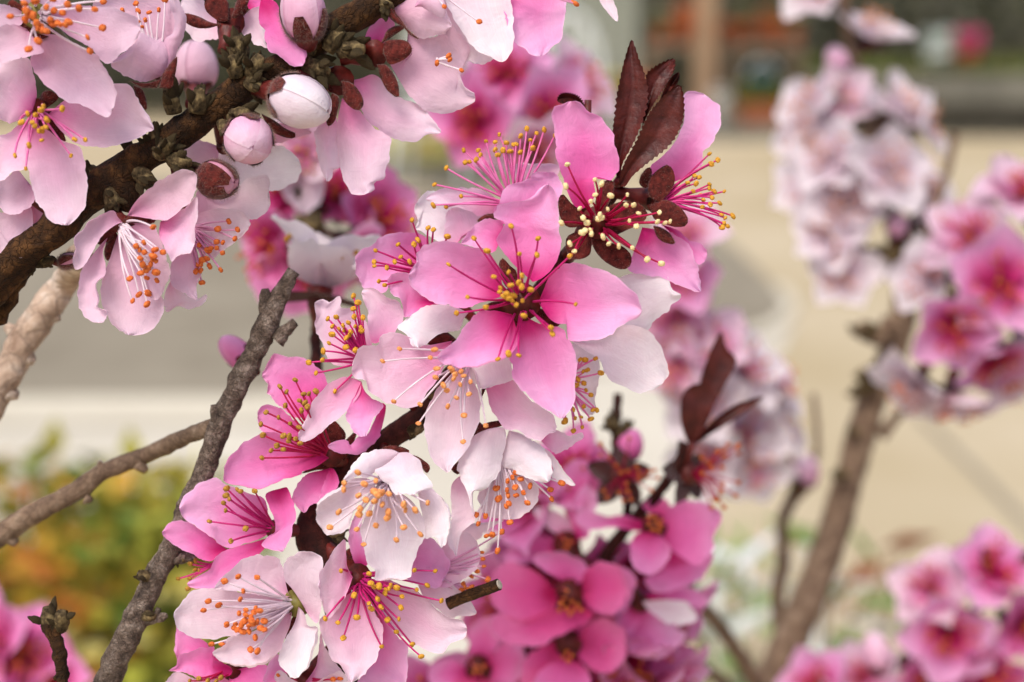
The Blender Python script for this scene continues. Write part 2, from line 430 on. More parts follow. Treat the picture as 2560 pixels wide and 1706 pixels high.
# ------------------------------------------------------------------ near blossoms, central branch
blossom('large open pink blossom with five spread petals, golden anthers and a crimson centre', 'R5', (1215, 535), 8, [
    ("1080,480 *450,350 470,420 540,490 640,545 740,565 830,580 900,550 980,530 1040,510 1075,500".replace('*450,350', '1080,400 1060,300 1000,220 900,165 780,135 640,125 540,140 495,200 505,260 470,310 *450,350'), 'pink', 8, 14, {}),
    ("900,1600 790,1500 720,1420 670,1340 700,1270 720,1215 650,1185 690,1110 790,1090 890,1060 940,1000 *1000,972 1040,1030 1065,1120 1070,1250 1078,1360 1060,1450 1010,1530 950,1580", 'pink', 7, 8, 'R4', {}),
    ("1330,535 1370,440 1400,370 1460,310 1500,270 1600,275 1720,300 1850,350 1940,430 2010,490 *2030,590 2000,640 1910,690 1830,750 1740,795 1650,805 1560,800 1525,760 1525,690 1450,680 1390,630", 'pink', 8, 13, {}),
    ("1240,630 1330,680 1420,700 1490,715 1530,790 1580,870 1595,980 1580,1100 1575,1220 1530,1300 *1480,1328 1400,1280 1300,1220 1220,1140 1165,1070 1150,980 1130,900 1190,790 1180,700", 'pink', 8, 13, {}),
    ("1150,620 1180,720 1195,770 1190,830 1140,900 1060,930 960,960 890,985 800,985 740,968 680,960 *640,915 660,870 760,800 800,740 850,670 920,600 1000,590 1070,600", 'pink', 9, 16, {'roll': ('L', 0.7, 2.3)})],
    'ant_gold', "715,278 1025,362 845,500 970,570 770,610 888,98 980,185 1142,15 1200,205 1328,100 1320,212 1545,220 1585,550 1415,710 1425,752 1125,888 1053,925 1195,900 1230,628 1178,555 1222,525 1278,450 1195,402 1218,355 1125,330 1140,420 1070,440 1065,465 1090,495 1110,480 1130,510 1160,490 1150,525 1215,430 1100,500",
    'fil_magenta', 8, [("1200,480 1100,420 1060,280 *1085,235 1140,290 1180,330", 6, 6.5), ("1290,560 1420,610 *1480,685 1430,705 1330,660", 6, 6.5), ("1120,520 1000,540 *960,580 1050,620 1140,590", 6, 6.5), ("1200,610 1150,640 *1190,725 1240,720 1260,640", 6.5, 7), ("1280,470 1390,370 *1460,290 1440,260 1330,390", 4.5, 4)], stem=(1330, 760, -6), tube_r=46)
blossom('pale blossom hanging under the large open one, drooping stamens and one white folded petal', 'R5', (850, 900), 3.5, [
    ("850,610 740,560 620,550 520,580 430,650 360,710 420,750 480,830 *510,850 560,830 620,770 690,745 790,720 820,650", 'white', 5, 8, {'cup': -1}),
    ("740,800 640,820 560,830 480,810 430,770 330,745 250,770 230,815 130,840 90,900 *60,1000 70,1060 150,1070 170,1150 230,1195 300,1225 390,1255 450,1265 520,1240 570,1150 640,1060 690,960", 'pp', 4, 9, {}),
    ("780,980 720,1060 650,1110 600,1200 555,1290 550,1400 573,1524 620,1620 *703,1709 760,1640 830,1560 880,1450 920,1370 938,1260 930,1180 900,1100 860,1030", 'pale', 3, 7, {}),
    ("950,1060 985,1180 1000,1250 1050,1340 1110,1410 1190,1425 1260,1460 1340,1485 1400,1440 *1450,1425 1445,1330 1380,1270 1290,1210 1210,1130 1150,1065 1060,1050", 'pp', 2, 6, {}),
    ("950,900 820,980 860,1040 890,1100 *960,1125 1080,1090 1150,1060 1150,980 1130,900", 'white', 5, 7.5, {'cup': -1})],
    'ant_salmon', "510,1365 770,1190 855,1165 820,1310 815,1490 710,1250 970,1380 680,1105 705,1140 795,1100 520,1235 340,1215 635,990 625,1050 590,915 620,860 380,855 265,940 865,1080 740,1000 760,1030 800,1010 750,1060 730,990 820,1040", 'fil_white', 7, [("780,800 700,740 620,765 *560,815 640,835 740,830", 3, 4.5), ("800,960 700,1000 *610,1120 700,1080 790,1020", 2, 2.5), ("900,1000 940,1090 *940,1190 975,1100 960,1010", 1.5, 1.5)], stem=(1150, 950, -6))
blossom('pink blossom tucked behind the large open blossom, slim stamens fanning over its left petal', 'S8', (1060, 1390), -1, [
    ("1000,1330 880,1440 820,1450 790,1500 680,1480 640,1420 *620,1330 640,1265 710,1230 760,1180 880,1155 960,1160 1030,1190 1040,1250", 'pink', -3, 1, {}),
    ("650,550 540,580 430,640 410,640 390,520 330,490 *300,430 310,370 350,335 440,340 470,420 560,500", 'pink', 3, 7, 'R5', {}),
    ("690,1330 650,1410 560,1380 *450,1345 520,1260 600,1200 710,1215", 'pink', 1, 1, 'R4', {})],
    'ant_gold', "945,1085 1038,1130 1068,1140 1150,1180 865,1225 735,1260 980,1200 957,1225 727,1325 728,1350 800,1360 845,1325 880,1297 932,1325 755,1438 788,1460", 'fil_magenta', 4, stem=(1230, 850, -7))
blossom('pink blossom turned upward with a tall spray of upright stamens, behind the large open blossom', 'S8', (1530, 990), -3, [
    ("1250,1130 1210,1210 1100,1210 1000,1150 960,1140 985,1100 968,1040 *970,985 1000,935 1060,910 1130,930 1210,990", 'white', -7, -6, {}),
    ("1230,1180 1190,1230 1140,1200 1130,1100 *1160,1030 1230,1000 1330,1040 1340,1100", 'pp', -6, -5, {}),
    ("1470,1020 1430,1045 1330,1060 1250,1020 1130,995 *1020,965 1100,908 1220,900 1330,900 1440,970", 'pp', -4, -1, {}),
    ("1650,1150 1500,1120 1415,1040 1450,980 1480,900 1560,865 1630,850 1640,820 *1720,810 1790,830 1810,900 1795,980 1760,1100", 'pink', 1, 3, {}),
    ("1640,960 1540,880 1520,790 *1560,760 1640,765 1780,765 1790,820 1760,900", 'pp', -6, -5, {})],
    'ant_gold', "1075,880 1143,785 1243,683 1252,752 1275,750 1315,738 1328,683 1340,710 1372,632 1425,635 1448,592 1425,680 1440,710 1470,683 1490,640 1510,690 1530,650 1545,648 1572,600 1570,695 1607,558 1628,625 1642,670 1663,585 1707,565 1768,598 1228,948 1068,1000 1142,1010", 'fil_pink', 2,
    [("1430,1080 1340,1100 *1325,1085 1360,1058 1420,1048", -2, -1.5)], stem=(1400, 700, -7), filt=1)
blossom('spent blossom with four dark red sepals, cream-tipped crimson stamens and one pink petal left', 'R4', (1310, 1220), 4, [
    ("1220,1130 1170,1120 1120,1020 1080,900 1045,800 1050,700 1035,600 1030,510 1080,465 *1150,445 1210,460 1260,510 1330,550 1390,620 1425,720 1450,830 1445,890 1400,950 1330,930 1290,960 1300,1030 1270,1100", 'hot', 3, 5, {'ruf': .8})],
    'ant_cream', "1122,848 1112,988 1298,945 1340,973 1300,1042 1398,1048 1505,1042 1272,1085 1200,1130 1380,1135 1222,1190 1083,1222 1247,1222 1330,1170 1320,1195 1345,1190 1497,1108 1545,1108 1577,1160 1518,1208 1710,1155 1563,1243 1697,1215 1745,1222 1778,1212 1235,1270 1215,1285 1270,1268 1275,1292 1350,1312 1137,1355 1165,1403 1135,1435 1387,1355 1450,1370 1538,1382 1632,1455 1723,1482", 'fil_red', 5,
    [("1260,1200 1210,1240 1130,1250 1080,1200 *1062,1090 1090,1035 1150,1100 1220,1150", 3.4, 4.4, .6), ("1350,1190 1390,1115 1480,1085 1580,1100 *1632,1160 1600,1220 1500,1270 1420,1300 1360,1260", 3.4, 5, .6),
     ("1270,1260 1275,1370 1260,1430 *1190,1455 1130,1430 1110,1340 1150,1290", 3.5, 5, .6), ("1310,1280 1380,1340 1470,1370 1530,1430 *1520,1500 1470,1520 1390,1490 1320,1430 1280,1350", 3.2, 4.6, .6), ("1320,1180 1300,1080 *1350,960 1410,950 1420,1010 1380,1110", 3, 3.4, .6)], stem=(1420, 640, -6), tube_r=40)
blossom('pink blossom turned away beside the dark red leaves, its stamens reaching sideways', 'R4', (1720, 1085), 0, [
    ("1700,1010 1640,930 1660,850 1700,820 1780,740 1840,640 1870,540 1860,440 1880,390 1940,380 *2010,400 2060,450 2100,470 2110,550 2090,640 2040,720 1990,780 1980,850 1900,920 1830,950 1760,980", 'pink', -1, -4, {'cup': 1}),
    ("1600,1250 1560,1370 1510,1490 1530,1540 1650,1560 1760,1590 1880,1640 *1974,1660 1960,1540 1940,1440 1880,1350 1800,1290 1700,1265", 'pink', -1, -2, {}),
    ("1720,1230 1830,1330 1900,1400 1940,1480 1990,1480 *2020,1415 1960,1350 1900,1330 1830,1270", 'hot', -2, -3, {})],
    'ant_gold', "2030,780 2083,820 2040,845 1965,930 1935,920 1890,965 1945,970 1925,1020 2030,975 2030,1000 2060,1022 2125,1020 1970,1045 2045,1060 1990,1075 2095,1095 2035,1105 1985,1120 2105,1170 2130,1190 2180,1178 2120,1225 2147,1243 2110,1250", 'fil_magenta', 1,
    [("1670,1060 1640,1040 1640,960 1680,900 *1760,850 1800,890 1810,950 1780,1020 1710,1090", 3, 3), ("1650,1110 1690,1090 1760,1075 1840,1120 *1890,1190 1880,1240 1820,1250 1740,1230 1670,1190", 3, 3), ("1670,1240 1720,1250 1780,1290 *1810,1350 1770,1355 1700,1320", 1, 1), ("1660,980 1620,1000 1580,970 *1590,920 1630,870 1660,880", 1, 1)], stem=(1535, 480, -6), tube_r=34)
blossom('white blossom behind the large open blossom, two broad petals and gold stamens peeping out below', 'R5', (1500, 1080), -4, [
    ("1680,640 1800,420 1870,370 1960,345 2090,325 2180,340 2230,400 2250,450 *2315,480 2300,520 2240,560 2230,600 2160,630 2110,690 2080,725 1900,730 1750,720", 'white', -3, 1, {'cup': -2}),
    ("1540,790 1740,780 1900,690 2080,725 2140,800 2190,900 2215,1030 *2190,1090 2100,1140 2000,1155 1900,1110 1830,1080 1780,1010 1740,930 1640,860", 'white', -4, -1, {}),
    ("1480,900 1500,1150 1600,1250 1650,1290 *1700,1305 1735,1280 1715,1200 1750,1060 1740,930 1640,840 1540,820", 'white', -7, -7, {})],
    'ant_gold', "1720,922 1650,930 1615,928 1757,1020 1665,1000 1635,1010 1600,1063 1640,1090 1600,1100 1585,1105 1655,1138 1688,1170 1640,1247 1705,1270 1730,1275 1565,1270 1620,1320 1688,1335 1580,1330 1515,1340 1510,1355 1630,1390 1570,1415", 'fil_pink', 1, stem=(1300, 800, -8))
blossom('white drooping bell blossom with dangling orange stamens beside the cut black twig', 'S2', (520, 310), -1, [
    ("450,160 380,190 310,250 275,330 280,400 310,470 335,540 *362,630 360,560 365,508 420,500 480,440 515,380 530,300 545,220 530,155", 'white', 3, 9, {'cup': -1.5}),
    ("560,170 540,240 528,300 525,370 580,390 640,420 720,455 *780,455 795,420 800,350 750,260 690,220 620,185", 'white', 2, 6, {'cup': -1.5}),
    ("530,380 420,480 390,550 430,630 520,665 *560,675 620,660 690,610 725,540 720,470 640,410", 'pale', -3, -1, {}),
    ("720,250 800,360 795,430 830,440 900,475 *928,470 870,400 840,350 790,290", 'white', -2, 0, {}),
    ("730,220 770,260 810,300 880,280 930,240 *980,215 970,180 930,190 880,200 830,170 750,170", 'pp', -3, -2, {}),
    ("290,420 240,480 240,640 220,780 250,840 *268,870 290,760 340,700 375,660 345,560 315,480", 'pale', 1, 3, {})],
    'ant_orange', "490,490 503,548 378,638 390,687 430,645 437,755 468,748 518,732 497,838 553,450 580,430 550,500 595,485 600,530 640,515 625,440 678,478 663,572 565,680 545,590 560,575 790,498 797,550 852,462 600,405 555,530", 'fil_white', 2,
    [("420,160 370,200 *370,180 430,130 520,115 540,140", 1, 2), ("300,330 *240,370 250,400 285,410", 1, 1)], stem=(1130, 1000, -6), asize=1.15)
blossom('white nodding blossom with reflexed upper petals, a ragged lower petal and many orange stamens', 'S1', (1380, 340), 6, [
    ("1450,175 1400,155 1300,160 1210,200 1150,270 *1110,340 1140,350 1200,320 1250,330 1300,300 1350,260 1420,220", 'white', 9, 14, {'cup': -1}),
    ("1450,175 1380,240 1310,290 1370,360 1430,420 1480,420 *1540,425 1600,400 1650,380 1610,300 1570,220 1510,175", 'white', 10, 17, {'cup': -1.5}),
    ("1300,350 1250,330 1190,330 1130,350 1080,390 1000,440 950,480 *945,560 980,640 1020,680 1110,660 1150,620 1170,540 1220,450 1300,400", 'white', 7, 14, {'roll': ('L', 0.7, 2.6)}),
    ("1360,420 1300,520 1250,560 1215,650 1235,740 1250,830 1300,890 1315,955 *1420,932 1520,940 1530,870 1560,790 1590,720 1610,640 1590,560 1530,470 1450,420", 'white', 6, 11, {}),
    ("1560,390 1590,560 1605,690 1665,690 *1710,755 1750,690 1770,600 1750,500 1700,440 1640,385", 'white', 7, 13, {'cup': -1, 'roll': ('R', 0.6, 2.4)})],
    'ant_salmon', "1200,295 1118,360 1115,398 1085,535 1032,628 1240,365 1205,435 1250,462 1302,470 1215,515 1208,550 1270,545 1195,640 1237,732 1310,617 1435,705 1480,628 1580,670 1548,523 1625,480 1480,490 1490,525 1385,535 1380,570 1350,490 1335,410 1310,345 1390,425 1300,410 1320,430 1350,420", 'fil_white', 8,
    [("1450,190 1380,170 *1350,150 1400,130 1470,140 1520,170", 8, 9), ("1500,190 1580,260 *1620,300 1640,260 1600,220 1540,190", 7, 7)], stem=(960, 1110, -6), asize=1.1)
blossom('deep pink blossom leaning on the grey branch, dark crimson throat and brown-tipped stamens', 'R6', (750, 1300), -2, [
    ("660,1090 560,1060 500,1050 440,1000 400,970 350,920 320,900 345,850 *310,790 330,730 360,650 400,640 450,660 500,670 560,660 620,690 690,750 720,800 740,900 720,1000", 'hot', -5, -5, {}),
    ("720,1230 680,1180 600,1130 520,1080 440,1010 390,980 330,972 285,1000 *275,1060 290,1130 340,1170 450,1210 560,1250 680,1290", 'hot', -2, 0, {}),
    ("740,1320 640,1260 560,1225 450,1180 350,1150 250,1180 150,1250 90,1310 *55,1400 65,1470 120,1500 200,1520 290,1530 370,1500 450,1460 550,1430 560,1410 650,1380", 'hot', -1, 4, {'roll': ('R', 0.78, 2.2)}),
    ("1080,960 1000,1150 930,1180 880,1235 860,1200 780,1210 *738,1240 760,1280 800,1290 880,1295 980,1270 1060,1200 1095,1080 1110,980", 'hot', -1, 3, {'cup': -.6}),
    ("1000,280 900,300 850,350 800,440 820,480 *880,530 910,500 970,480 1000,440 1060,400 1080,340 1050,270", 'hot', -3, -1, 'S1', {}),
    ("1030,270 990,380 *960,465 1030,425 1085,370 1065,290", 'hot', -2, 0, 'S1', {})],
    'ant_brown', "517,810 418,855 460,888 545,945 572,903 607,900 653,885 580,960 597,985 452,978 558,1010 327,1022 408,1055 485,1095 543,1120 293,1100 308,1170 440,1175 478,1180 475,1210 520,1195 550,1225 398,1240 360,1272 440,1265 300,1320", 'fil_red', 5,
    [("740,1300 850,1200 *920,1140 900,1220 850,1320 780,1370", -3, -2), ("700,1330 *560,1420 660,1400 760,1390 790,1350", -3, -2), ("780,1290 700,1160 *740,1060 800,1100 850,1180", -3.5, -3)], stem=(880, 1160, -7), tube_r=30)
blossom('pink blossom seen side on between the snapped grey branch top and the large open blossom', 'R6', (985, 690), 1, [
    ("980,690 900,720 750,700 700,580 650,480 660,400 *648,310 700,285 740,300 800,265 820,290 815,340 900,350 980,430 1020,560", 'pp', -3, -3, {}),
    ("1050,570 1015,560 990,450 985,350 *950,240 1020,210 1100,260 1200,310 1225,400 1160,510", 'pp', 2, 4, {}),
    ("950,820 850,790 760,820 690,880 640,950 590,1050 540,1140 *527,1185 560,1220 640,1190 740,1110 820,1050 880,980 940,900", 'pp', 2, 8, {}),
    ("950,820 890,950 850,1030 855,1090 900,1150 *970,1180 1000,1150 1040,1060 1100,975 1060,950 1000,920 965,870", 'pink', 2, 6, {})],
    'ant_gold', "898,262 928,305 897,345 902,398 960,403 730,410 785,400 762,460 803,475 830,455 865,437 758,513 738,570 835,487 880,495 875,517 850,537 910,460 945,470 950,488 848,597 910,615 700,622 697,680 605,697 653,765 777,885", 'fil_magenta', 3, stem=(1060, 1040, -7))
blossom('pink blossom with a cupped broad petal overhanging the grey branch, pale magenta stamens', 'S1', (700, 640), -4, [
    ("690,650 660,590 650,500 620,450 500,410 400,370 350,335 280,340 200,390 140,450 *120,530 150,580 220,620 260,660 330,700 400,750 480,740 600,700", 'pink', -4, -1, {}),
    ("420,770 390,750 300,680 230,630 160,590 80,595 *5,655 60,720 130,760 210,800 290,835 330,820", 'hot', -4, -2, {}),
    ("660,690 560,720 480,740 400,770 350,800 320,850 290,890 220,930 *165,970 200,990 320,1000 400,950 500,880 580,810 640,750", 'hot', -3, 1, {}),
    ("740,400 700,400 640,430 660,500 690,570 700,650 650,690 620,740 720,770 *750,770 790,680 820,600 820,520 800,450 770,385", 'hot', 0, 3, {'cup': 1})],
    'ant_brown', "405,392 420,457 385,480 398,525 300,592 520,635 430,712 470,400 490,410 400,435 575,408", 'fil_magenta', 4, stem=(790, 1330, -6), extra=[((330, 850), -7, "185,850 215,830 240,890 110,940 215,885 170,1000 180,940", 0)])
blossom('pale blossom with olive throat and a dense knot of orange anthers, beside the grey branch', 'S1', (835, 1085), 4, [
    ("800,1050 780,1030 755,930 745,860 700,810 620,795 540,810 460,860 380,930 *325,1000 400,1005 480,1020 580,1040 700,1050", 'pale', 4, 9, {}),
    ("850,1070 830,1030 760,950 750,880 770,820 830,780 *900,775 960,790 990,830 985,900 965,960 980,1050 985,1110 965,1190 950,1210 900,1160", 'pale', 4, 8, {}),
    ("810,1085 700,1050 560,1030 400,1010 260,1000 180,1030 120,1090 *90,1170 105,1230 180,1290 240,1310 330,1305 400,1290 480,1290 560,1250 650,1200 750,1130", 'pale', 4, 10, {}),
    ("800,1140 650,1220 540,1270 420,1300 400,1340 330,1380 *320,1400 370,1440 480,1470 580,1480 650,1450 720,1390 760,1300 790,1220", 'pale', 5, 12, {'cup': 2.0, 'roll': ('R', 0.74, 2.6)}),
    ("840,1110 820,1200 770,1290 730,1380 730,1460 780,1530 *830,1545 900,1480 940,1380 960,1290 950,1230 900,1230 875,1150", 'white', 5, 11, {'roll': ('R', 0.66, 2.6)})],
    'ant_orange', "392,955 475,927 590,932 505,1015 487,1065 293,1077 357,1102 265,1132 480,1150 522,1130 580,1120 605,1135 405,1218 460,1225 495,1218 470,1250 505,1262 540,1260 515,1195 550,1170 570,1145 565,1215 590,1200 632,1197 635,1250 578,1297 315,1337 377,1335 550,1370 592,1380 450,1240 520,1160 555,1195 540,1225 610,1240", 'fil_white', 7,
    [("820,1080 760,1020 *755,930 800,960 850,1040", 2.5, 3.5, .5), ("800,1110 700,1150 *640,1230 720,1210 800,1160", 3, 3.5, .5), ("830,1130 760,1260 *770,1310 830,1250 860,1160", 3.5, 4, .5)], stem=(830, 1420, -6), cup='green_cup', tube_r=34, asize=1.1)
blossom('pink blossom with red throat and yellow-tipped stamens, hanging beneath the white nodding blossom', 'S1', (1200, 930), 1, [
    ("1170,930 1135,860 1130,780 1120,700 1060,760 1010,840 975,920 *965,1000 985,1080 1005,1150 1030,1185 1080,1120 1130,1040", 'pp', 4, 9, {'cup': 1.2}),
    ("1210,990 1110,1060 1060,1140 980,1170 970,1230 990,1310 1030,1400 1100,1480 1140,1560 *1165,1568 1260,1500 1320,1410 1355,1300 1350,1220 1310,1160 1270,1080", 'pp', 2, 7, {}),
    ("1240,960 1250,1030 1330,1100 1350,1180 1400,1240 1500,1310 1570,1350 1650,1385 1720,1385 1770,1330 1850,1300 *1865,1240 1830,1190 1750,1170 1680,1120 1600,1040 1480,980 1360,940", 'pp', 1, 4, {'roll': ('R', 0.84, 2.2)}),
    ("1280,1060 1320,1250 1290,1400 1230,1520 1200,1590 1400,1600 *1490,1590 1510,1450 1505,1340 1430,1280 1390,1220 1340,1130", 'pink', -3, -2, {}),
    ("1200,900 1150,740 1150,640 *1190,540 1225,560 1225,650 1250,750 1260,850", 'pink', 0, 2, {}),
    ("1260,910 1450,930 1560,980 1680,990 *1720,940 1760,850 1720,760 1640,690 1580,720 1500,830", 'pink', -3, -3, {})],
    'ant_gold', "1098,892 1270,910 1280,968 1178,1040 1545,888 1670,893 1622,980 1558,1007 1437,995 1468,1048 1708,1073 1370,1010 1365,1030 1322,1063 1268,1090 1282,1122 1342,1113 1462,1115 1380,1190 1450,1185 1435,1262 1195,1175 1080,1207 1003,1182 1112,1300 1345,1352 1530,1340 1585,1412 1400,980 1330,985 1300,990 1390,1000", 'fil_magenta', 5,
    [("1190,900 1130,880 *1125,780 1170,760 1230,860", -1, 0), ("1220,960 1280,1080 *1320,1165 1300,1060 1270,980", 2.5, 4)], stem=(800, 1350, -7), tube_r=34)
blossom('translucent pale blossom behind the cut black twig, orange anthers along its rim', 'S1', (1620, 900), -6, [
    ("1640,900 1660,980 1720,990 1790,970 1860,930 1920,880 *1945,800 1920,720 1860,660 1760,700 1700,760 1660,820", 'pp', -5, -4, {}),
    ("1560,960 1600,1050 1680,1120 1740,1180 1800,1165 *1920,1150 1850,1040 1760,960 1650,920", 'pale', -5, -4, {}),
    ("1720,720 1780,640 1860,600 *2000,600 2090,585 1990,640 1940,700 1860,720", 'pale', -7, -7, {})],
    'ant_orange', "1955,780 1960,820 1965,865 1925,895 1890,925 1990,945 1840,970 1850,990 1830,1010 1890,990 1870,1000 1840,1030 2050,770 2070,655", 'fil_palepink', 1, stem=(950, 1160, -8))
# blossoms cut by the lower frame edge
blossom('hot pink blossom peeping out beneath the pale blossom with the dense orange knot', 'S1', (440, 1500), -3, [
    ("430,1490 330,1400 260,1310 110,1220 *105,1430 200,1500 330,1530", 'hot', -5, -5, {}),
    ("440,1500 420,1470 320,1420 330,1350 220,1370 130,1400 100,1460 *50,1500 150,1510 240,1550 330,1540 420,1530", 'hot', -2, 1, {}),
    ("430,1500 640,1460 690,1540 640,1640 *520,1700 420,1600", 'hot', -3, 0, {}),
    ("430,1520 330,1540 230,1550 120,1510 60,1530 *10,1600 60,1660 250,1680 410,1620", 'pp', -4, -2, {})],
    'ant_brown', "235,1545 290,1560 340,1565 370,1540 180,1560", 'fil_red', 3, stem=(760, 1690, -8))
blossom('pink petalled blossom wedged under the pale blossom and the red-throated one', 'S1', (880, 1560), -2, [
    ("800,1600 720,1400 650,1480 *620,1600 680,1660", 'pink', -2, 1, {}),
    ("870,1590 780,1530 730,1500 *700,1530 720,1600 800,1650", 'pale', 1, 2, {}),
    ("880,1570 950,1460 975,1270 1000,1350 1060,1440 1100,1500 *1110,1600 1000,1640", 'pp', -1, 1, {}),
    ("900,1600 1080,1500 *1180,1600 1100,1680 960,1670", 'pale', 0, 2, {})],
    'ant_orange', "1050,1550 1095,1545 715,1525", 'fil_red', 3, stem=(840, 1600, -7))

# ------------------------------------------------------------------ near blossoms, upper branch
blossom('pale blossom with olive centre and a broad crown of bright orange anthers', 'R1', (290, 130), 12, [
    ("390,150 500,40 650,40 850,60 1000,90 1110,150 *1140,240 1110,330 1000,440 900,530 840,510 790,440 680,360 560,290", 'shell', 11, 16, {}),
    ("330,280 480,290 620,360 700,390 790,440 830,510 890,600 940,720 955,790 *920,900 880,950 800,930 700,880 560,830 450,760 330,650 260,540 250,470 300,400", 'shell', 11, 17, {'roll': ('L', 0.85, 2)}),
    ("220,240 100,200 -40,250 *-80,400 -60,480 0,510 120,490 250,460 355,430 340,390", 'shell', 12, 18, {}),
    ("270,80 150,-20 250,-120 *400,-160 560,-30 430,90", 'shell', 11, 15, {}), ("220,120 60,40 -60,40 *-140,150 0,220 150,220", 'shell', 11, 15, {})],
    'ant_orange', "85,135 235,402 310,335 715,305 735,418 838,228 775,78 645,70 553,38 560,180 380,60 440,90 510,105 200,30 205,165 240,110 330,215 380,255 420,200 460,190 490,200 530,205 310,230 300,190 215,90 230,130 845,15 270,120 345,245 290,10 430,0 270,130 410,165", 'fil_white', 7,
    [("290,130 100,0 *60,90 100,220 200,230", 11, 11.5, .4), ("290,150 140,260 *250,330 420,290 400,190", 11, 11.5, .4)], stem=(330, 330, 3), cup='green_cup', tube_r=30, asize=1.15)
blossom('half open pale bell blossom facing up beside the white one, dark red cup below', 'R1', (1290, 560), 7, [
    ("1290,600 1000,400 800,150 *760,20 900,-90 1200,-90 1400,-10 1430,150 1420,320 1370,480", 'mauve', 5, 6, {}),
    ("1320,625 1190,668 1080,650 970,590 *900,520 1000,440 1110,330 1150,260 1210,290 1270,310 1350,330 1410,420 1370,560", 'shell', 8, 15, {'cup': -2.5}),
    ("1350,620 1330,480 1340,330 1410,270 1425,150 1380,20 *1420,-40 1490,60 1520,190 1500,310 1450,420 1400,540", 'shell', 8, 12, {'cup': -1})],
    'ant_orange', "1110,30 1000,85 1128,92 1218,103 1297,82 1187,165 1160,225 1135,180 1345,0", 'fil_white', 1,
    [("1280,720 1150,715 *1060,660 1160,680 1260,665 1330,640", 10, 11), ("1300,720 1320,620 1380,530 *1445,465 1440,570 1420,650 1400,720", 10, 11), ("1090,700 1150,720 1190,790 *1200,890 1170,890 1110,800", 7, 7)], stem=(440, 240, 3), tube_r=26)
blossom('pale pink blossom with golden stamens, tucked below the white olive-centred one', 'R1', (290, 890), 8, [
    ("400,930 440,1000 500,1070 600,1160 700,1195 850,1205 1000,1180 1120,1130 1200,1080 *1255,1060 1230,980 1170,900 1100,760 1060,700 950,680 800,720 560,800", 'pp', 7, 9, {}),
    ("290,1020 400,1070 470,1130 560,1170 640,1200 690,1290 700,1380 720,1470 715,1560 690,1680 640,1770 580,1840 *530,1850 460,1830 400,1790 360,1720 290,1640 255,1480 215,1320 210,1200", 'pp', 8, 13, {}),
    ("230,1000 150,1020 80,1080 0,1110 -60,1200 *-70,1420 0,1470 60,1440 100,1400 200,1380 240,1250 240,1100", 'pp', 7, 10, {}),
    ("270,900 300,780 270,600 240,470 100,490 0,520 *-60,650 -60,900 0,980 80,1000 180,970", 'pp', 9, 14, {'cup': -1.5})],
    'ant_gold', "508,890 610,1140 697,1143 580,1273 340,1147 237,1187 122,1272 210,1378 355,870 335,900 225,930 290,940 265,1000 285,1030 385,985 375,1040 345,1065 320,1070 175,1000 380,970", 'fil_pink', 6, [("320,920 330,780 *400,740 480,790 430,850", 7, 7.5), ("300,960 420,900 *540,1150 470,1130 400,1050", 6.5, 7)], stem=(200, 500, 3))
blossom('pale blossom at the frame edge under the golden-stamened one, crumpled petals', 'R3', (180, 300), 4, [
    ("230,250 140,150 60,200 0,240 *-60,380 0,450 80,510 180,490 280,400 270,300", 'shell', 4, 8, {}),
    ("160,420 60,480 -50,520 *-50,700 0,850 60,860 110,820 140,870 190,860 240,740 265,600 255,460", 'mauve', 3, 6, {}),
    ("230,350 300,400 350,470 380,550 *450,600 350,650 260,660 240,500", 'rose', 1, 2, {})], stem=(150, 560, 2), tube_r=18)
blossom('pale cupped blossom nodding below the brown branch, orange anthers bunched inside its hollow', 'R3', (970, 580), 6, [
    ("1040,520 1090,430 1180,330 1290,250 1400,190 1500,140 *1580,155 1615,200 1610,290 1580,380 1500,460 1420,520 1340,560 1250,550 1150,535", 'mauve', 7, 11, {'cup': 2}),
    ("1000,575 960,530 930,480 850,500 720,580 650,650 590,720 610,800 *590,900 620,970 680,940 740,850 800,740 860,660 940,600", 'shell', 7, 12, {'cup': 1, 'roll': ('L', 0.75, 2.2)}),
    ("1310,570 1420,510 1520,450 1600,370 1620,450 1610,560 1580,640 *1590,750 1540,820 1450,850 1400,900 1350,790 1300,680", 'pp', 7, 11, {}),
    ("1060,580 1220,590 1280,640 1330,740 1370,880 1385,960 1370,1060 *1320,1170 1260,1210 1200,1150 1150,1000 1080,800 1030,660", 'mauve', 6, 10, {'cup': 1.6}),
    ("970,650 900,860 850,1000 820,1150 850,1270 890,1380 960,1450 *1050,1500 1120,1500 1210,1470 1290,1390 1340,1290 1330,1200 1260,1100 1150,900 1050,720", 'shell', 4, 9, {'cup': 2}),
    ("880,700 820,760 750,850 690,930 650,1030 640,1150 660,1290 720,1370 *830,1410 875,1340 880,1290 800,1270 810,1190 790,1080 860,1010 865,920 840,820", 'shell', 7, 13, {'cup': 1.4, 'roll': ('R', 0.55, 2.4)})],
    'ant_orange', "1250,615 1175,740 1265,800 1330,820 1110,770 1140,800 1180,820 1145,870 1250,850 1230,920 1165,920 1210,950 1270,890 1150,990 1200,1030 1275,985 1280,1050 1060,1035 1135,1165 1210,1155 1083,1217 1200,1245 1190,970 1240,880", 'fil_white', 5, [("960,570 860,640 *800,750 870,740 960,640", 6, 7), ("1000,560 1080,500 *1270,560 1180,600 1040,610", 6.5, 7), ("920,640 850,800 *880,890 930,800 960,680", 5, 5.5)], stem=(290, 520, 3), asize=1.15)
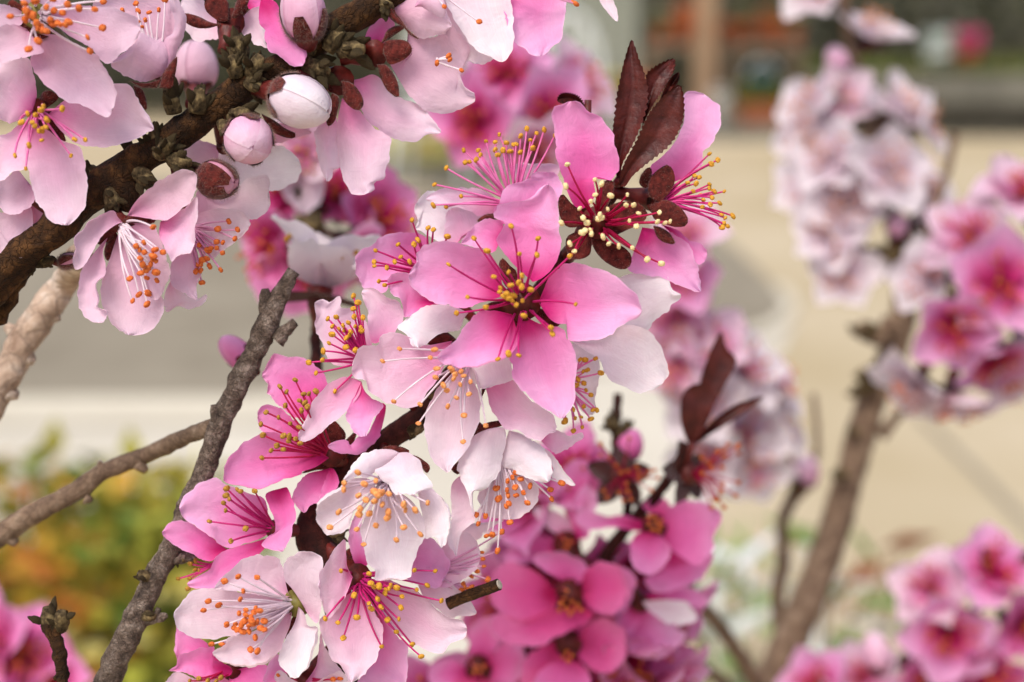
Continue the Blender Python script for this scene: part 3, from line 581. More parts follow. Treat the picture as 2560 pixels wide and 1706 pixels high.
blossom('pale blossom seen edge on behind the cupped one, stamens pointing away from the branch', 'R3', (1520, 600), 0, [
    ("1600,520 1600,380 1620,310 1750,390 1900,320 2050,200 2190,205 *2205,400 2190,470 2130,530 2040,550 1950,490 1800,470 1700,490", 'pale', -2, -1, {}),
    ("1560,600 1620,510 1720,470 1830,460 1950,480 2030,540 *2050,600 1990,680 1900,760 1800,830 1740,870 1680,840 1600,760", 'pale', -1, 2, {}),
    ("1480,780 1390,920 1390,1060 1450,1120 1550,1190 *1610,1200 1610,1100 1650,1000 1600,860 1580,790", 'shell', 1, 5, {}),
    ("1400,1040 1340,1180 1360,1310 1450,1260 1540,1290 1640,1260 *1695,1190 1690,1160 1600,1200 1480,1140", 'pale', 0, 2, {})],
    'ant_orange', "1868,568 1940,635 1778,630 1918,710 1820,740 1770,735 1770,785 1818,825 1720,790 1710,810 1690,800 1630,760 1655,880 1630,920 1690,870 1640,970 1600,975 1712,935 1803,965 1650,1068", 'fil_palepink', 3, stem=(430, 380, 2), asize=1.15)
blossom('white blossom spread behind the closed dark bud, petals seen from outside', 'R2', (200, 1200), -6, [
    ("180,1330 100,1320 300,1150 600,1180 700,1200 780,1260 *835,1350 810,1440 760,1500 600,1560 450,1540 300,1500 150,1420", 'white', -8, -7, {'cup': -1}),
    ("160,1200 0,1150 -120,1200 *-200,1320 -60,1400 120,1360", 'mauve', -7, -6, {}),
    ("230,1100 420,1050 640,1010 820,1030 *920,1090 700,1150 480,1220", 'rose', -8, -8, {})], stem=(530, 260, 0), tube_r=20)
blossom('pale blossom turned away on the brown branch, maroon calyx and one broad translucent petal', 'R2', (1420, 440), 4, [
    ("1530,490 1720,450 1740,380 1700,260 1800,300 2000,280 2050,200 2200,370 2215,410 2180,480 2100,500 2130,620 2170,720 2230,750 *2250,800 2200,860 2100,900 1980,930 1850,910 1780,850 1680,750 1640,680 1590,590", 'mauve', 2, 1, {'cup': -1}),
    ("1460,400 1380,330 1340,310 1400,200 1480,110 *1540,100 1600,180 1560,280", 'hot', -1, -1, {})],
    'ant_orange', "2040,490 2135,575 2030,460 1935,515", 'fil_white', 1,
    [("1500,430 1510,340 1620,325 1700,345 *1732,400 1700,460 1620,510 1540,525", 5, 5), ("1450,530 1520,530 1580,600 1620,700 *1625,790 1580,780 1510,710 1470,620", 5, 5), ("1480,360 1530,250 1610,210 *1680,220 1600,280 1530,330", 4, 4)], stem=(850, 150, 3), tube_r=33, ao=(1950, 500))
blossom('pink blossom hanging head down from the brown branch, maroon calyx and three long petals below', 'R2', (1140, 660), 3, [
    ("1230,660 1320,640 1400,610 1470,640 1530,740 1620,800 1700,820 1800,870 1890,960 *1970,1085 1880,1100 1800,1140 1700,1150 1600,1130 1500,1100 1390,1000 1320,900 1290,800", 'pp', 1, 0, {'cup': -1}),
    ("1160,800 1220,850 1300,900 1380,1000 1480,1080 1560,1130 1550,1230 1540,1330 1510,1380 1505,1460 1420,1500 1430,1560 *1340,1585 1250,1580 1200,1530 1170,1440 1140,1300 1110,1100 1130,950", 'pp', 2, 2, {'cup': -1}),
    ("1090,830 1020,960 960,1050 930,1100 950,1200 980,1350 *1035,1475 1080,1450 1090,1390 1150,1370 1130,1200 1120,1000", 'pp', 0, 0, {'cup': -1})], sepals=
    [("1160,660 1240,680 1310,760 1335,850 *1300,900 1230,880 1170,800", 5, 5), ("1080,760 1140,800 1130,880 1100,990 *1050,1030 1030,980 1040,880", 5, 5), ("500,930 600,980 700,1050 *780,1090 770,1130 680,1120 570,1060", 2, 2)], stem=(740, 190, 3), tube_r=36)
blossom('pale blossom above the brown branch seen from behind, maroon calyx and a violet pink petal', 'R2', (250, 180), 1, [
    ("500,-20 620,20 680,150 760,250 830,330 875,430 *850,520 800,540 740,530 660,470 570,420 530,330 530,250 490,200 480,100", 'hot', 5, 9, {'cup': -1}),
    ("320,180 400,90 500,60 530,250 540,350 *560,400 450,370 380,300 340,260", 'pale', -1, 1, {}),
    ("200,150 60,20 -100,-40 *-170,60 -130,200 -40,330 80,330 180,290", 'pale', -5, -5, {}),
    ("380,60 360,-30 480,-60 *600,-30 540,80 440,90", 'hot', -2, -2, {})], sepals=
    [("230,170 240,80 220,0 *130,-30 40,0 45,80 110,150 180,180", 3, 3), ("170,200 80,180 -40,125 *-140,115 -110,190 -30,230 80,230", 3, 3), ("260,140 310,-10 *400,-10 360,90 290,150", 3, 3), ("290,200 *390,90 380,40 330,90", 1, 1)], stem=(560, 130, 3), tube_r=34)
blossom('half open pale blossom at the top of the brown branch with a slim dark sepal', 'R2', (1620, 80), 3, [
    ("1590,100 1590,0 1720,-80 1900,-60 2000,50 2040,150 *2055,210 1990,270 1900,300 1790,310 1690,230 1610,170", 'mauve', 4, 8, {'cup': -2.5}),
    ("1750,60 1820,-60 1950,-60 *2010,60 1990,135 1900,110 1820,60", 'shell', 9, 10, {'cup': -1})],
    'ant_orange', "1995,55 2280,178", 'fil_white', 4, [("1570,40 1500,60 1560,160 *1680,230 1640,160 1600,110", 6, 6), ("1640,180 1690,230 *1785,318 1720,290 1660,220", 6, 6)], stem=(960, 5, 2), tube_r=26, ao=(1960, -80))
blossom('broad blossom with one wavy white and one pink petal against the blurred market', 'F', (1180, -60), 1, [
    ("1150,-60 1110,-30 1130,40 1180,115 1220,140 *1257,160 1275,140 1285,90 1280,20 1260,-60", 'white', 0, 3, {}),
    ("1230,-60 1262,40 1270,88 1290,108 1312,120 1325,135 *1350,139 1375,127 1394,107 1406,80 1414,20 1410,-60", 'pink', -1, 1, {}),
    ("1160,-40 1080,30 1100,100 *1190,160 1240,130 1230,40", 'pale', -2, -1, {}),
    ("1450,-60 1490,-10 1510,20 *1540,57 1545,40 1530,-10 1500,-60", 'pale', 0, 1, {})],
    'ant_orange', "1440,10 1432,5", 'fil_palepink', 2, stem=(1000, -40, 2))

# ------------------------------------------------------------------ the larger blossoms of the magenta cluster, 9 cm further back
MG_ = 'magenta blossoms of the cluster behind'
blossom('widest magenta blossom of the blurred cluster, dark throat facing forward', 'S2', (900, 1080), -86, [
    ("840,1080 720,960 560,900 470,960 *450,1080 520,1190 640,1230 790,1170", 'mag', -86, -80, {}), ("890,1020 780,960 690,880 *840,840 990,910 960,1010", 'hot', -87, -84, {}),
    ("960,1070 980,960 1060,900 1180,930 *1225,1060 1180,1160 1080,1190 990,1130", 'mag', -86, -81, {}), ("890,1150 780,1170 640,1220 480,1190 *490,1320 700,1370 840,1310 1020,1210 970,1150", 'mag', -84, -79, {}),
    ("950,1130 1050,1190 *1210,1180 1260,1000 1180,920 1060,960", 'hot', -90, -88, {})], 'ant_orange', "850,1130 880,1160 920,1170 940,1140 870,1100 900,1190 840,1170 960,1165 910,1120 880,1060", 'fil_red', 4, stem=(1460, 1480, -95), tag_group=MG_, tube_r=50)
blossom('bright pink blossom of the cluster right under the spent crimson ones', 'S2', (1370, 700), -82, [
    ("1400,720 1440,610 1560,560 1680,580 *1740,650 1700,760 1690,830 1600,920 1500,860 1430,790", 'hot', -82, -78, {}), ("1360,740 1270,740 1235,820 1250,930 1330,975 *1390,955 1440,900 1460,830 1420,770", 'hot', -80, -74, {}),
    ("1320,680 1200,640 1090,640 *960,610 930,690 1020,720 1150,710 1290,730", 'hot', -83, -82, {}), ("1440,820 1400,950 1310,1000 1400,1070 *1580,1020 1660,950 1690,850 1580,900", 'hot', -88, -87, {}), ("1380,660 1300,590 *1380,540 1450,580 1440,640", 'mag', -86, -87, {})],
    'ant_orange', "1340,690 1380,680 1400,700 1360,720 1390,730 1410,670 1340,650 1370,650", 'fil_red', 4, stem=(1585, 1310, -92), tag_group=MG_, tube_r=40)
blossom('magenta blossom looking down, directly beneath the widest one of the cluster', 'S2', (890, 1350), -88, [
    ("850,1330 700,1390 630,1480 *650,1600 800,1600 860,1450", 'mag', -88, -85, {}), ("930,1340 1000,1250 1090,1220 *1210,1300 1180,1480 1050,1510 950,1430", 'mag', -88, -85, {}),
    ("890,1430 760,1480 690,1600 *800,1700 1000,1660 990,1500", 'hot', -86, -80, {}), ("870,1310 800,1250 *880,1200 1000,1230 940,1310", 'mag', -90, -90, {})],
    'ant_orange', "880,1400 910,1420 860,1430 890,1450", 'fil_red', 4, stem=(1425, 1620, -95), tag_group=MG_, tube_r=44)
blossom('pink and white petalled blossom on the outer edge of the magenta cluster', 'S2', (1290, 1130), -92, [
    ("1290,1100 1400,1060 1560,1040 *1665,1120 1600,1150 1480,1130 1360,1140", 'hot', -92, -92, {}), ("1300,1120 1420,1110 1540,1130 *1600,1220 1480,1250 1360,1190", 'white', -90, -88, {}),
    ("1260,1150 1380,1180 1480,1260 *1540,1310 1440,1420 1300,1430 1200,1340", 'pink', -94, -92, {}), ("1240,1140 1150,1240 *1120,1320 1230,1300 1300,1200", 'hot', -93, -92, {})], stem=(1520, 1400, -94), tag_group=MG_, tube_r=30)
blossom('bright pink blossom of the cluster, ragged petals toward the white bell blossom', 'S2', (880, 800), -94, [
    ("860,830 760,880 600,910 *510,880 590,800 700,750 830,780", 'hot', -95, -94, {}), ("860,770 740,680 *700,600 860,630 930,720", 'pp', -95, -94, {}), ("910,730 850,560 840,420 *930,330 1050,380 1080,490 970,570", 'hot', -96, -94, {}),
    ("940,770 900,620 980,480 *1060,550 1020,640 1000,760", 'pink', -93, -90, {})], 'ant_orange', "870,780 900,790 880,820", 'fil_red', 3, stem=(1460, 1440, -94), tag_group=MG_, tube_r=44)
blossom('bright pink blossom low in the cluster beside the red-throated hanging blossom', 'S2', (390, 1490), -93, [
    ("380,1470 340,1380 350,1250 *420,1200 520,1230 500,1350 430,1450", 'hot', -94, -92, {}), ("360,1500 220,1440 *110,1490 150,1600 310,1560", 'hot', -93, -90, {}), ("420,1490 500,1380 600,1330 *660,1450 600,1570 470,1560", 'hot', -93, -91, {}),
    ("390,1530 250,1580 *300,1700 480,1680 460,1570", 'mag', -92, -90, {})], 'ant_orange', "380,1480 400,1510 420,1480 370,1510", 'fil_red', 4, stem=(1220, 1690, -100), tag_group=MG_, tube_r=44)

# ------------------------------------------------------------------ branches
def scale_mesh():
    v, f = ball((0, 0, .5), .30, .17, .55, 10, 8, fn=lambda p: (1 - .35 * max(0, p.z) * (1 - max(0, p.z) ** 6)) * (1 + .12 * math.sin(9 * p.x)))
    me = bpy.data.meshes.new('bud_scale'); me.from_pydata([tuple(q) for q in v], [], f); me.polygons.foreach_set('use_smooth', [True] * len(f)); me.materials.append(M['scale']); return me
SCALE = scale_mesh()
def spur(root, px, py, dist, dx, dy, size, n=5, r=None):
    """short flowering spur: a knob with papery scales"""
    r = r or rnd
    k = dist / F
    c = W(px, py, dist); d = (RT * dx - UP * dy - FWD * r.uniform(.2, .7)).normalized(); L = size * k
    v, f = tube([c - d * L * .5, c, c + d * L * .45], [L * .30, L * .34, L * .18], 10, L * .07, step=L * .12, freq=700)
    s = mesh_obj('bud_spur', v, f, M['scale'], root, c)
    for i in range(n):
        e = bpy.data.objects.new('bud_scale', SCALE); link(e, s)
        q = (d + Vector((r.uniform(-1, 1), r.uniform(-1, 1), r.uniform(-1, 1))) * .62).normalized()
        e.location = d * L * r.uniform(-.4, .2) + (q - d * q.dot(d)) * L * .36
        e.rotation_mode = 'QUATERNION'; e.rotation_quaternion = q.to_track_quat('Z', 'Y') @ Matrix.Rotation(r.uniform(0, 6.28), 4, 'Z').to_quaternion()
        z = L * r.uniform(.5, .8); e.scale = (z * .95, z, z)
BR_PTS = []
def branch(label, path, mat, sides=18, bump=.05, spurs=(), group=None, stubs=(), step=.6, name='tree_branch', cat='branch', cut=None):
    """path: (px, py, distance m, radius px)"""
    P = [W(x, y, d) for x, y, d, r_ in path]; rr = [r_ * d / F for x, y, d, r_ in path]
    mr = sum(rr) / len(rr)
    BR_PTS.extend(Vector(q[:3]) for q in catmull([tuple(p) for p in P], 30))
    root = empty(name, P[0]); tag(root, label, cat, group)
    v, f = tube(P, rr, sides, mr * bump * 2.4, len(label), True, step * mr * .7, .55 / mr)
    mesh_obj('bark', v, f, M[mat], root, P[0])
    r = random.Random(len(label))
    for s in spurs: spur(root, *s, r=r)
    for st in stubs:
        Q = [W(x, y, d) for x, y, d, r_ in st]; q = [r_ * d / F for x, y, d, r_ in st]
        v, f = tube(Q, q, 12, q[0] * .22, 3, True, q[0] * .35, .6 / q[0])
        mesh_obj('twig_stub', v, f, M[mat], root, Q[0])
    if cut:
        c = P[-1]; d = (P[-1] - P[-2]).normalized(); rr_ = rr[-1] * .8
        v, f = tube([c - d * .0002, c + d * .0003], [rr_, rr_ * .95], 14); mesh_obj('cut_end', v, f, M['cut_wood'], root, c, smooth=False)
    return root
def t2d(t): return D0 - t / 1000
tb = t2d(2.5)
branch('brown upper branch with scaly spurs carrying pale blossoms and round buds', [(-60, 760, tb, 46), (40, 650, tb, 46), (130, 580, tb, 45), (215, 495, tb, 44), (300, 430, tb, 42), (398, 370, tb, 38), (480, 312, tb, 38), (551, 260, tb, 38), (605, 222, tb, 36), (660, 190, tb, 36), (720, 158, tb, 36), (790, 108, tb, 36), (850, 62, tb, 36), (920, 20, tb, 36), (1000, -15, tb, 36), (1100, -60, tb, 36)], 'bark_dark', 24, .09,
    [(598, 120, t2d(5), -.1, -1, 70, 8), (585, 165, t2d(6), -.1, -1, 60, 6), (640, 165, t2d(6), .5, -.8, 64, 8), (428, 252, t2d(6), -.2, -1, 66, 7), (495, 250, t2d(6), .2, -1, 66, 8), (640, 215, t2d(6), .5, .3, 56, 7), (600, 290, t2d(6), .7, -.1, 64, 8), (560, 320, t2d(6), .3, .5, 46, 5), (385, 345, t2d(3), .1, -.9, 56, 7), (410, 372, t2d(7), .6, -.6, 60, 8), (452, 405, t2d(7), .9, .2, 66, 8), (330, 388, t2d(1), -.6, -.5, 50, 7), (365, 448, t2d(5), .6, .5, 64, 8), (838, 98, t2d(6), .5, -.7, 70, 8), (880, 125, t2d(6), .9, .1, 72, 9), (795, 172, t2d(5), .8, .4, 72, 9), (775, 108, t2d(6), .1, -.6, 60, 7), (965, 10, t2d(5), .6, .6, 54, 7), (110, 650, t2d(0), .8, .1, 60, 6), (70, 655, t2d(1), .3, .6, 50, 6), (280, 500, t2d(5), .3, .9, 62, 7), (225, 440, t2d(2), .2, -.7, 60, 6)], 'tree branches near', [[(300, 440, tb, 40), (318, 490, tb, 36), (312, 530, tb, 22)], [(60, 640, t2d(0), 34), (20, 720, t2d(-3), 30), (-10, 800, t2d(-5), 28)]])
gx = t2d(-7)
branch('thick grey branch with cracked bark and a snapped forked top', [(250, 1740, gx, 34), (285, 1660, gx, 32), (325, 1577, gx, 30), (383, 1450, gx, 27), (430, 1370, gx, 26), (465, 1285, gx, 26), (509, 1182, gx, 27), (540, 1095, gx, 27), (566, 1028, gx, 28), (600, 955, gx, 27), (632, 890, gx, 27), (662, 825, gx, 28), (690, 765, gx, 25), (712, 715, gx, 22), (735, 678, gx, 21)], 'bark_grey', 34, .10,
    [(372, 1540, t2d(-5), .9, .1, 40, 3), (362, 1440, t2d(-5), -.6, -.5, 40, 4), (452, 1395, gx, .8, .3, 36, 3)], 'tree branches near',
    [[(672, 800, gx, 20), (664, 765, gx, 17), (664, 735, gx, 13), (663, 722, gx, 8)], [(690, 850, gx, 22), (715, 825, gx, 17), (738, 805, gx, 12)], [(552, 1075, gx, 18), (540, 1040, t2d(-6), 14), (535, 1012, t2d(-6), 8)], [(340, 1556, gx, 18), (380, 1548, gx, 13), (405, 1542, gx, 11), (418, 1538, gx, 6)], [(385, 1545, gx, 9), (398, 1522, gx, 7)], [(440, 1390, gx, 22), (470, 1395, gx, 14), (490, 1398, gx, 9)], [(362, 1450, t2d(-5), 12), (348, 1430, t2d(-5), 9)], [(500, 1200, gx, 14), (490, 1182, t2d(-6), 5)]])
ex = t2d(-7)
branch('dark maroon flowering shoot hidden among the pink blossoms', [(870, 1760, ex, 30), (850, 1560, ex, 34), (830, 1430, ex, 44), (782, 1345, ex, 42), (800, 1250, ex, 34), (880, 1160, ex, 28), (960, 1105, ex, 28), (1060, 1035, ex, 30), (1130, 940, ex, 26), (1230, 840, ex, 24), (1330, 750, ex, 22), (1410, 650, ex, 20), (1470, 570, ex, 18), (1535, 480, t2d(-6), 16), (1560, 430, t2d(-4), 12)], 'bark_red', 18, .05,
    [(1090, 975, t2d(-4), .5, -.5, 50), (840, 1330, t2d(-4), .8, .2, 50), (1040, 1075, t2d(-4), -.6, .5, 46)], 'tree branches near')
lx = t2d(-28)
branch('slim smooth brown branch crossing behind into the grey branch', [(548, 1062, t2d(-9), 20), (470, 1090, t2d(-16), 20), (370, 1136, lx, 21), (259, 1180, lx, 22), (184, 1232, lx, 24), (76, 1290, lx, 27), (-60, 1375, lx, 30)], 'bark_brown', 16, .05, (), 'tree branches near',
    [[(258, 1175, lx, 15), (250, 1160, lx, 9), (248, 1152, lx, 5)], [(345, 1160, lx, 16), (365, 1180, lx, 8)], [(215, 1245, lx, 16), (230, 1253, lx, 7)], [(25, 1345, lx, 16), (42, 1360, lx, 9)], [(120, 1270, lx, 20), (125, 1255, lx, 22)]])
px_ = t2d(-30)
branch('pale weathered branch with peeling bark under the pale blossoms', [(200, 640, t2d(-14), 30), (165, 700, px_, 32), (111, 775, px_, 37), (63, 850, px_, 36), (22, 930, px_, 36), (-40, 1040, px_, 38)], 'bark_pale', 20, .08, (), 'tree branches near', [[(120, 800, px_, 18), (150, 795, px_, 8)], [(60, 890, px_, 24), (85, 905, px_, 9)], [(20, 985, px_, 20), (45, 990, px_, 9)], [(35, 830, px_, 18), (15, 815, px_, 8)]])
sx = t2d(-1)
branch('short dark twig ending in two closed buds, standing free of the blossoms', [(165, 1760, sx, 19), (158, 1700, sx, 17), (150, 1640, sx, 16), (140, 1600, sx, 15), (122, 1565, sx, 17), (118, 1550, sx, 14)], 'bark_dark', 14, .16, [(122, 1545, sx, -.05, -1, 62, 5), (152, 1550, sx, .25, -1, 62, 5)], 'tree branches near', [[(150, 1690, sx, 10), (136, 1698, sx, 6)]])
branch('cut black twig stub poking out past the translucent blossom', [(1120, 1510, t2d(-2), 15), (1180, 1486, t2d(-1), 15), (1215, 1474, t2d(0), 14.5), (1247, 1462, t2d(1), 15)], 'bark_dark', 14, .04, (), 'tree branches near', cut=True)

# ------------------------------------------------------------------ buds
def bud(label, px, py, dist, ax, L, wd, kind, cover=.5, stem=None, calyxmat='sepal', group='closed flower buds', npet=4, taper=.75, name='flower_bud'):
    """ax: (right, down, toward camera); L, wd half sizes in px"""
    k = dist / F; c = W(px, py, dist); a = (RT * ax[0] - UP * ax[1] - FWD * ax[2]).normalized()
    q = a.to_track_quat('Z', 'Y').to_matrix(); hl, hw = L * k, wd * k
    root = empty(name, c - a * hl); tag(root, label, 'bud', group)
    r = random.Random(int(px + py))
    def shell(az0, az1, th0, th1, rad, nu=10, nv=10, taper=0, lift=0):
        V = []; UV = []
        for i in range(nv + 1):
            s = i / nv; th = math.pi * (th0 + (th1 - th0) * s)
            for j in range(nu + 1):
                x = j / nu; w = 1 - taper * s ** 1.5
                az = (az0 + az1) / 2 + (az1 - az0) * (x - .5) * w
                rr = rad + lift * x + .012 * noise.noise(Vector((az * 2, th * 3, px)))
                z = -math.cos(th); e = max(0, math.sin(th)) ** .85 * (1 - .10 * z)
                V.append(c + q @ Vector((math.cos(az) * e * hw * rr, math.sin(az) * e * hw * rr, z * hl * rr))); UV.append((s, x))
        Fc = [(i * (nu + 1) + j, i * (nu + 1) + j + 1, (i + 1) * (nu + 1) + j + 1, (i + 1) * (nu + 1) + j) for i in range(nv) for j in range(nu)]
        return V, Fc, UV
    v, f = ball(c, hw * .93, hw * .93, hl * .93, 16, 10, q.to_4x4())
    cs = [KIND[kind][1]] * len(v); mesh_obj('petal', v, f, M['petal'], root, c, cs, [(.5, .5)] * len(v))
    for i in range(npet):
        z0 = i * 2 * math.pi / npet + r.uniform(-.3, .3)
        v, f, uv = shell(z0, z0 + 2.6, .12, 1.0 - .035 * (i == 0), .96 + .02 * i / npet, lift=.07)
        cs = [petal_cols(kind, .25 + .6 * u_, v_, i, p) for (u_, v_), p in zip(uv, v)]
        mesh_obj('petal', v, f, M['petal'], root, c, cs, uv)
    for i in range(5):
        z0 = i * 1.2566 + r.uniform(-.2, .2)
        v, f, uv = shell(z0 - .72, z0 + .72, .05, cover * r.uniform(.85, 1.12), 1.07, 8, 8, taper)
        so_ = mesh_obj('sepal', v, f, M[calyxmat], root, c)
        if dist < .3: hairs(so_, v, f, 420, .0007, r, c)
    e = W(*stem) if stem else c - a * hl * 1.9
    v, f = tube([c - a * hl * .75, c - a * hl * 1.0, (c - a * hl * 1.15).lerp(e, .4), e], [hw * .62, hw * .5, hw * .36, hw * .3], 12, hw * .02)
    mesh_obj('calyx', v, f, M['calyx'], root, c - a * hl)
    return root
bud('plump white bud with woolly red sepals on the brown branch', 752, 256, t2d(9), (1, .42, .35), 80, 64, 'white', .42, (640, 225, t2d(4)))
bud('round pink bud facing outward below the plump white bud', 622, 352, t2d(9), (.35, .5, 1.0), 66, 60, 'pp', .56, (575, 320, t2d(3)))
bud('pink bud standing on top of the brown branch in a red woolly cup', 758, 25, t2d(9), (-.1, -1, .25), 78, 56, 'pp', .5, (775, 110, t2d(4)))
bud('dark maroon bud barely split to show pink, beside the cupped pale blossom', 545, 450, t2d(7), (.95, .25, .5), 52, 47, 'rose', .86, (470, 415, t2d(4)), taper=.3)
bud('soft blurred pale bud behind the brown branch', 490, 165, .315, (0, -1, .1), 62, 54, 'mauve', .3, (480, 262, .285))
bud('small deep red bud beside the pale cupped blossom at the dark fork', 172, 652, t2d(-1), (.8, -.2, .2), 26, 20, 'rose', .9, (110, 650, t2d(0)))

# ------------------------------------------------------------------ dark red leaves
def leaf_sprout(label, reg, base, t, leaves, stem, dist=None, serr=3.2):
    (bp,), _ = px_list(reg, '%g,%g' % base)
    P0 = T(*bp, t) if dist is None else W(*bp, dist)
    root = empty('leaf_sprout', P0); tag(root, label, 'leaves', 'dark red leaf tufts')
    for i, (s, t0, t1, kw) in enumerate(leaves):
        pts, tip = px_list(reg, s)
        v, f, uv = sheet(pts, tip, t0, t1, 40 + i, **{**dict(cup=1.2, ruf=.25, bow=.8, nu=44, nv=10, serr=serr, crease=.5, edge=.6, dist=dist), **kw})
        mesh_obj('leaf', v, f, M['leaf'], root, v[0])
    e = W(*stem); k = (P0 - CAM).dot(FWD) / F
    v, f = tube([P0 - (e - P0) * .15, P0.lerp(e, .5), e], [9 * k, 12 * k, 13 * k], 10); mesh_obj('leaf_stalk', v, f, M['calyx'], root, P0)
leaf_sprout('tuft of serrated dark red leaves rising above the spent blossom', 'R4', (1445, 960), 1, [
    ("1440,950 1420,820 1405,700 1420,560 1440,400 1465,270 1495,150 *1530,52 1555,100 1580,180 1605,240 1620,300 1635,360 1630,460 1615,530 1590,600 1540,720 1480,830 1460,900", 1, 3, {}),
    ("1560,700 1600,600 1615,400 1625,280 1670,230 1740,190 *1805,175 1805,240 1770,310 1740,360 1700,420 1640,520", -1, -1, {}),
    ("1455,980 1455,930 1490,830 1540,740 1590,640 1640,530 1700,450 1780,370 *1840,340 1860,400 1868,480 1855,580 1820,660 1770,730 1700,790 1620,850 1540,920 1490,990", 2.5, 6, {}),
    ("1680,520 1740,370 1780,300 *1830,260 1835,300 1810,350 1760,420", 0, 1, {})], (1545, 460, t2d(-5)))
leaf_sprout('small curled brown leaf tip behind the spent blossom petal', 'R4', (1250, 540), -2, [
    ("1260,560 1237,500 1225,460 1190,410 1130,390 1075,400 *1060,440 1100,460 1150,450 1190,490", -2, -1, {})], (1460, 560, t2d(-6)))
leaf_sprout('blurred dark red leaf tuft above the magenta blossoms', 'S4', (195, 1385), 0, [
    ("190,1380 145,1270 135,1140 *165,1065 240,1030 330,1090 300,1220 240,1330", 0, 3, {}),
    ("215,1320 230,1150 250,1000 290,880 340,770 *370,740 395,830 450,900 390,1030 310,1180", -2, 0, {}),
    ("205,1380 280,1270 420,1160 520,1120 *605,1100 540,1160 420,1240 280,1330", -3, -4, {})], (1700, 1190, .365), dist=.36, serr=1)

# ------------------------------------------------------------------ blossoms further back: generic, every one with its own parts
PET = {}
def gen_petal(kind, var):
    if (kind, var) in PET: return PET[kind, var]
    r = random.Random(var * 7 + len(kind)); nu, nv = 10, 8; V = []; C = []; UV = []
    ruf, cupk, bend = r.uniform(.03, .07), r.uniform(.14, .34), r.uniform(-.15, .2); ph = r.uniform(0, 6)
    for i in range(nu + 1):
        u = i / nu; w = .44 * math.sin(math.pi * min(1, .06 + .90 * u ** .8)) ** .62 * (1 - .04 * u)
        if i == nu: w = .12
        for j in range(nv + 1):
            s = 2 * j / nv - 1
            x = .05 + .95 * u - (.06 * s * s if u > .8 else 0) + .015 * math.sin(s * 9 + ph) * u
            z = cupk * s * s * math.sin(math.pi * min(1, .2 + .7 * u)) * .7 + bend * u * u + ruf * abs(s) ** 3 * math.sin(7 * u + ph) + ruf * u ** 4 * math.sin(3 * s + ph)
            V.append(Vector((x, w * s, z))); UV.append((u, j / nv)); C.append(petal_cols(kind, u, j / nv, var, Vector((x, w * s, z)) * .02))
    Fc = [(i * (nv + 1) + j, i * (nv + 1) + j + 1, (i + 1) * (nv + 1) + j + 1, (i + 1) * (nv + 1) + j) for i in range(nu) for j in range(nv)]
    o = mesh_obj('petal', V, Fc, M['petal'], None, None, C, UV); me = o.data; bpy.data.objects.remove(o); PET[kind, var] = me
    return me
STM = {}
def gen_stamens(fil, ant, var):
    key = (fil, ant, var)
    if key in STM: return STM[key]
    r = random.Random(var); V = []; Fc = []; mi = []
    for i in range(26):
        az = r.uniform(0, 6.283); sp = r.uniform(.05, .5); h = r.uniform(.35, .6)
        p = [Vector((0, 0, .02)), Vector((math.cos(az) * sp * .4, math.sin(az) * sp * .4, h * .6)), Vector((math.cos(az) * sp, math.sin(az) * sp, h))]
        v, f = tube(p, [.014, .012, .01], 4, cap=False); k = len(V); V += v; Fc += [tuple(k + q for q in x) for x in f]; mi += [0] * len(f)
        v, f = ball(p[2], .034, .034, .04, 6, 4); k = len(V); V += v; Fc += [tuple(k + q for q in x) for x in f]; mi += [1] * len(f)
    me = bpy.data.meshes.new('stamens'); me.from_pydata([tuple(q) for q in V], [], Fc); me.materials.append(M[fil]); me.materials.append(M[ant])
    me.polygons.foreach_set('material_index', mi); me.polygons.foreach_set('use_smooth', [True] * len(Fc)); STM[key] = me
    return me
def gen_sepal():
    V = []; Fc = []
    for i in range(7):
        u = i / 6; w = .16 * math.sin(math.pi * (.15 + .82 * u)) ** .7
        for j in range(5):
            s = j / 2 - 1; V.append((.05 + .42 * u, w * s, -.06 + .05 * s * s - .05 * u))
    Fc = [(i * 5 + j, i * 5 + j + 1, i * 5 + j + 6, i * 5 + j + 5) for i in range(6) for j in range(4)]
    me = bpy.data.meshes.new('sepal'); me.from_pydata(V, [], Fc); me.materials.append(M['sepal']); me.polygons.foreach_set('use_smooth', [True] * len(Fc)); return me
SEP = gen_sepal()
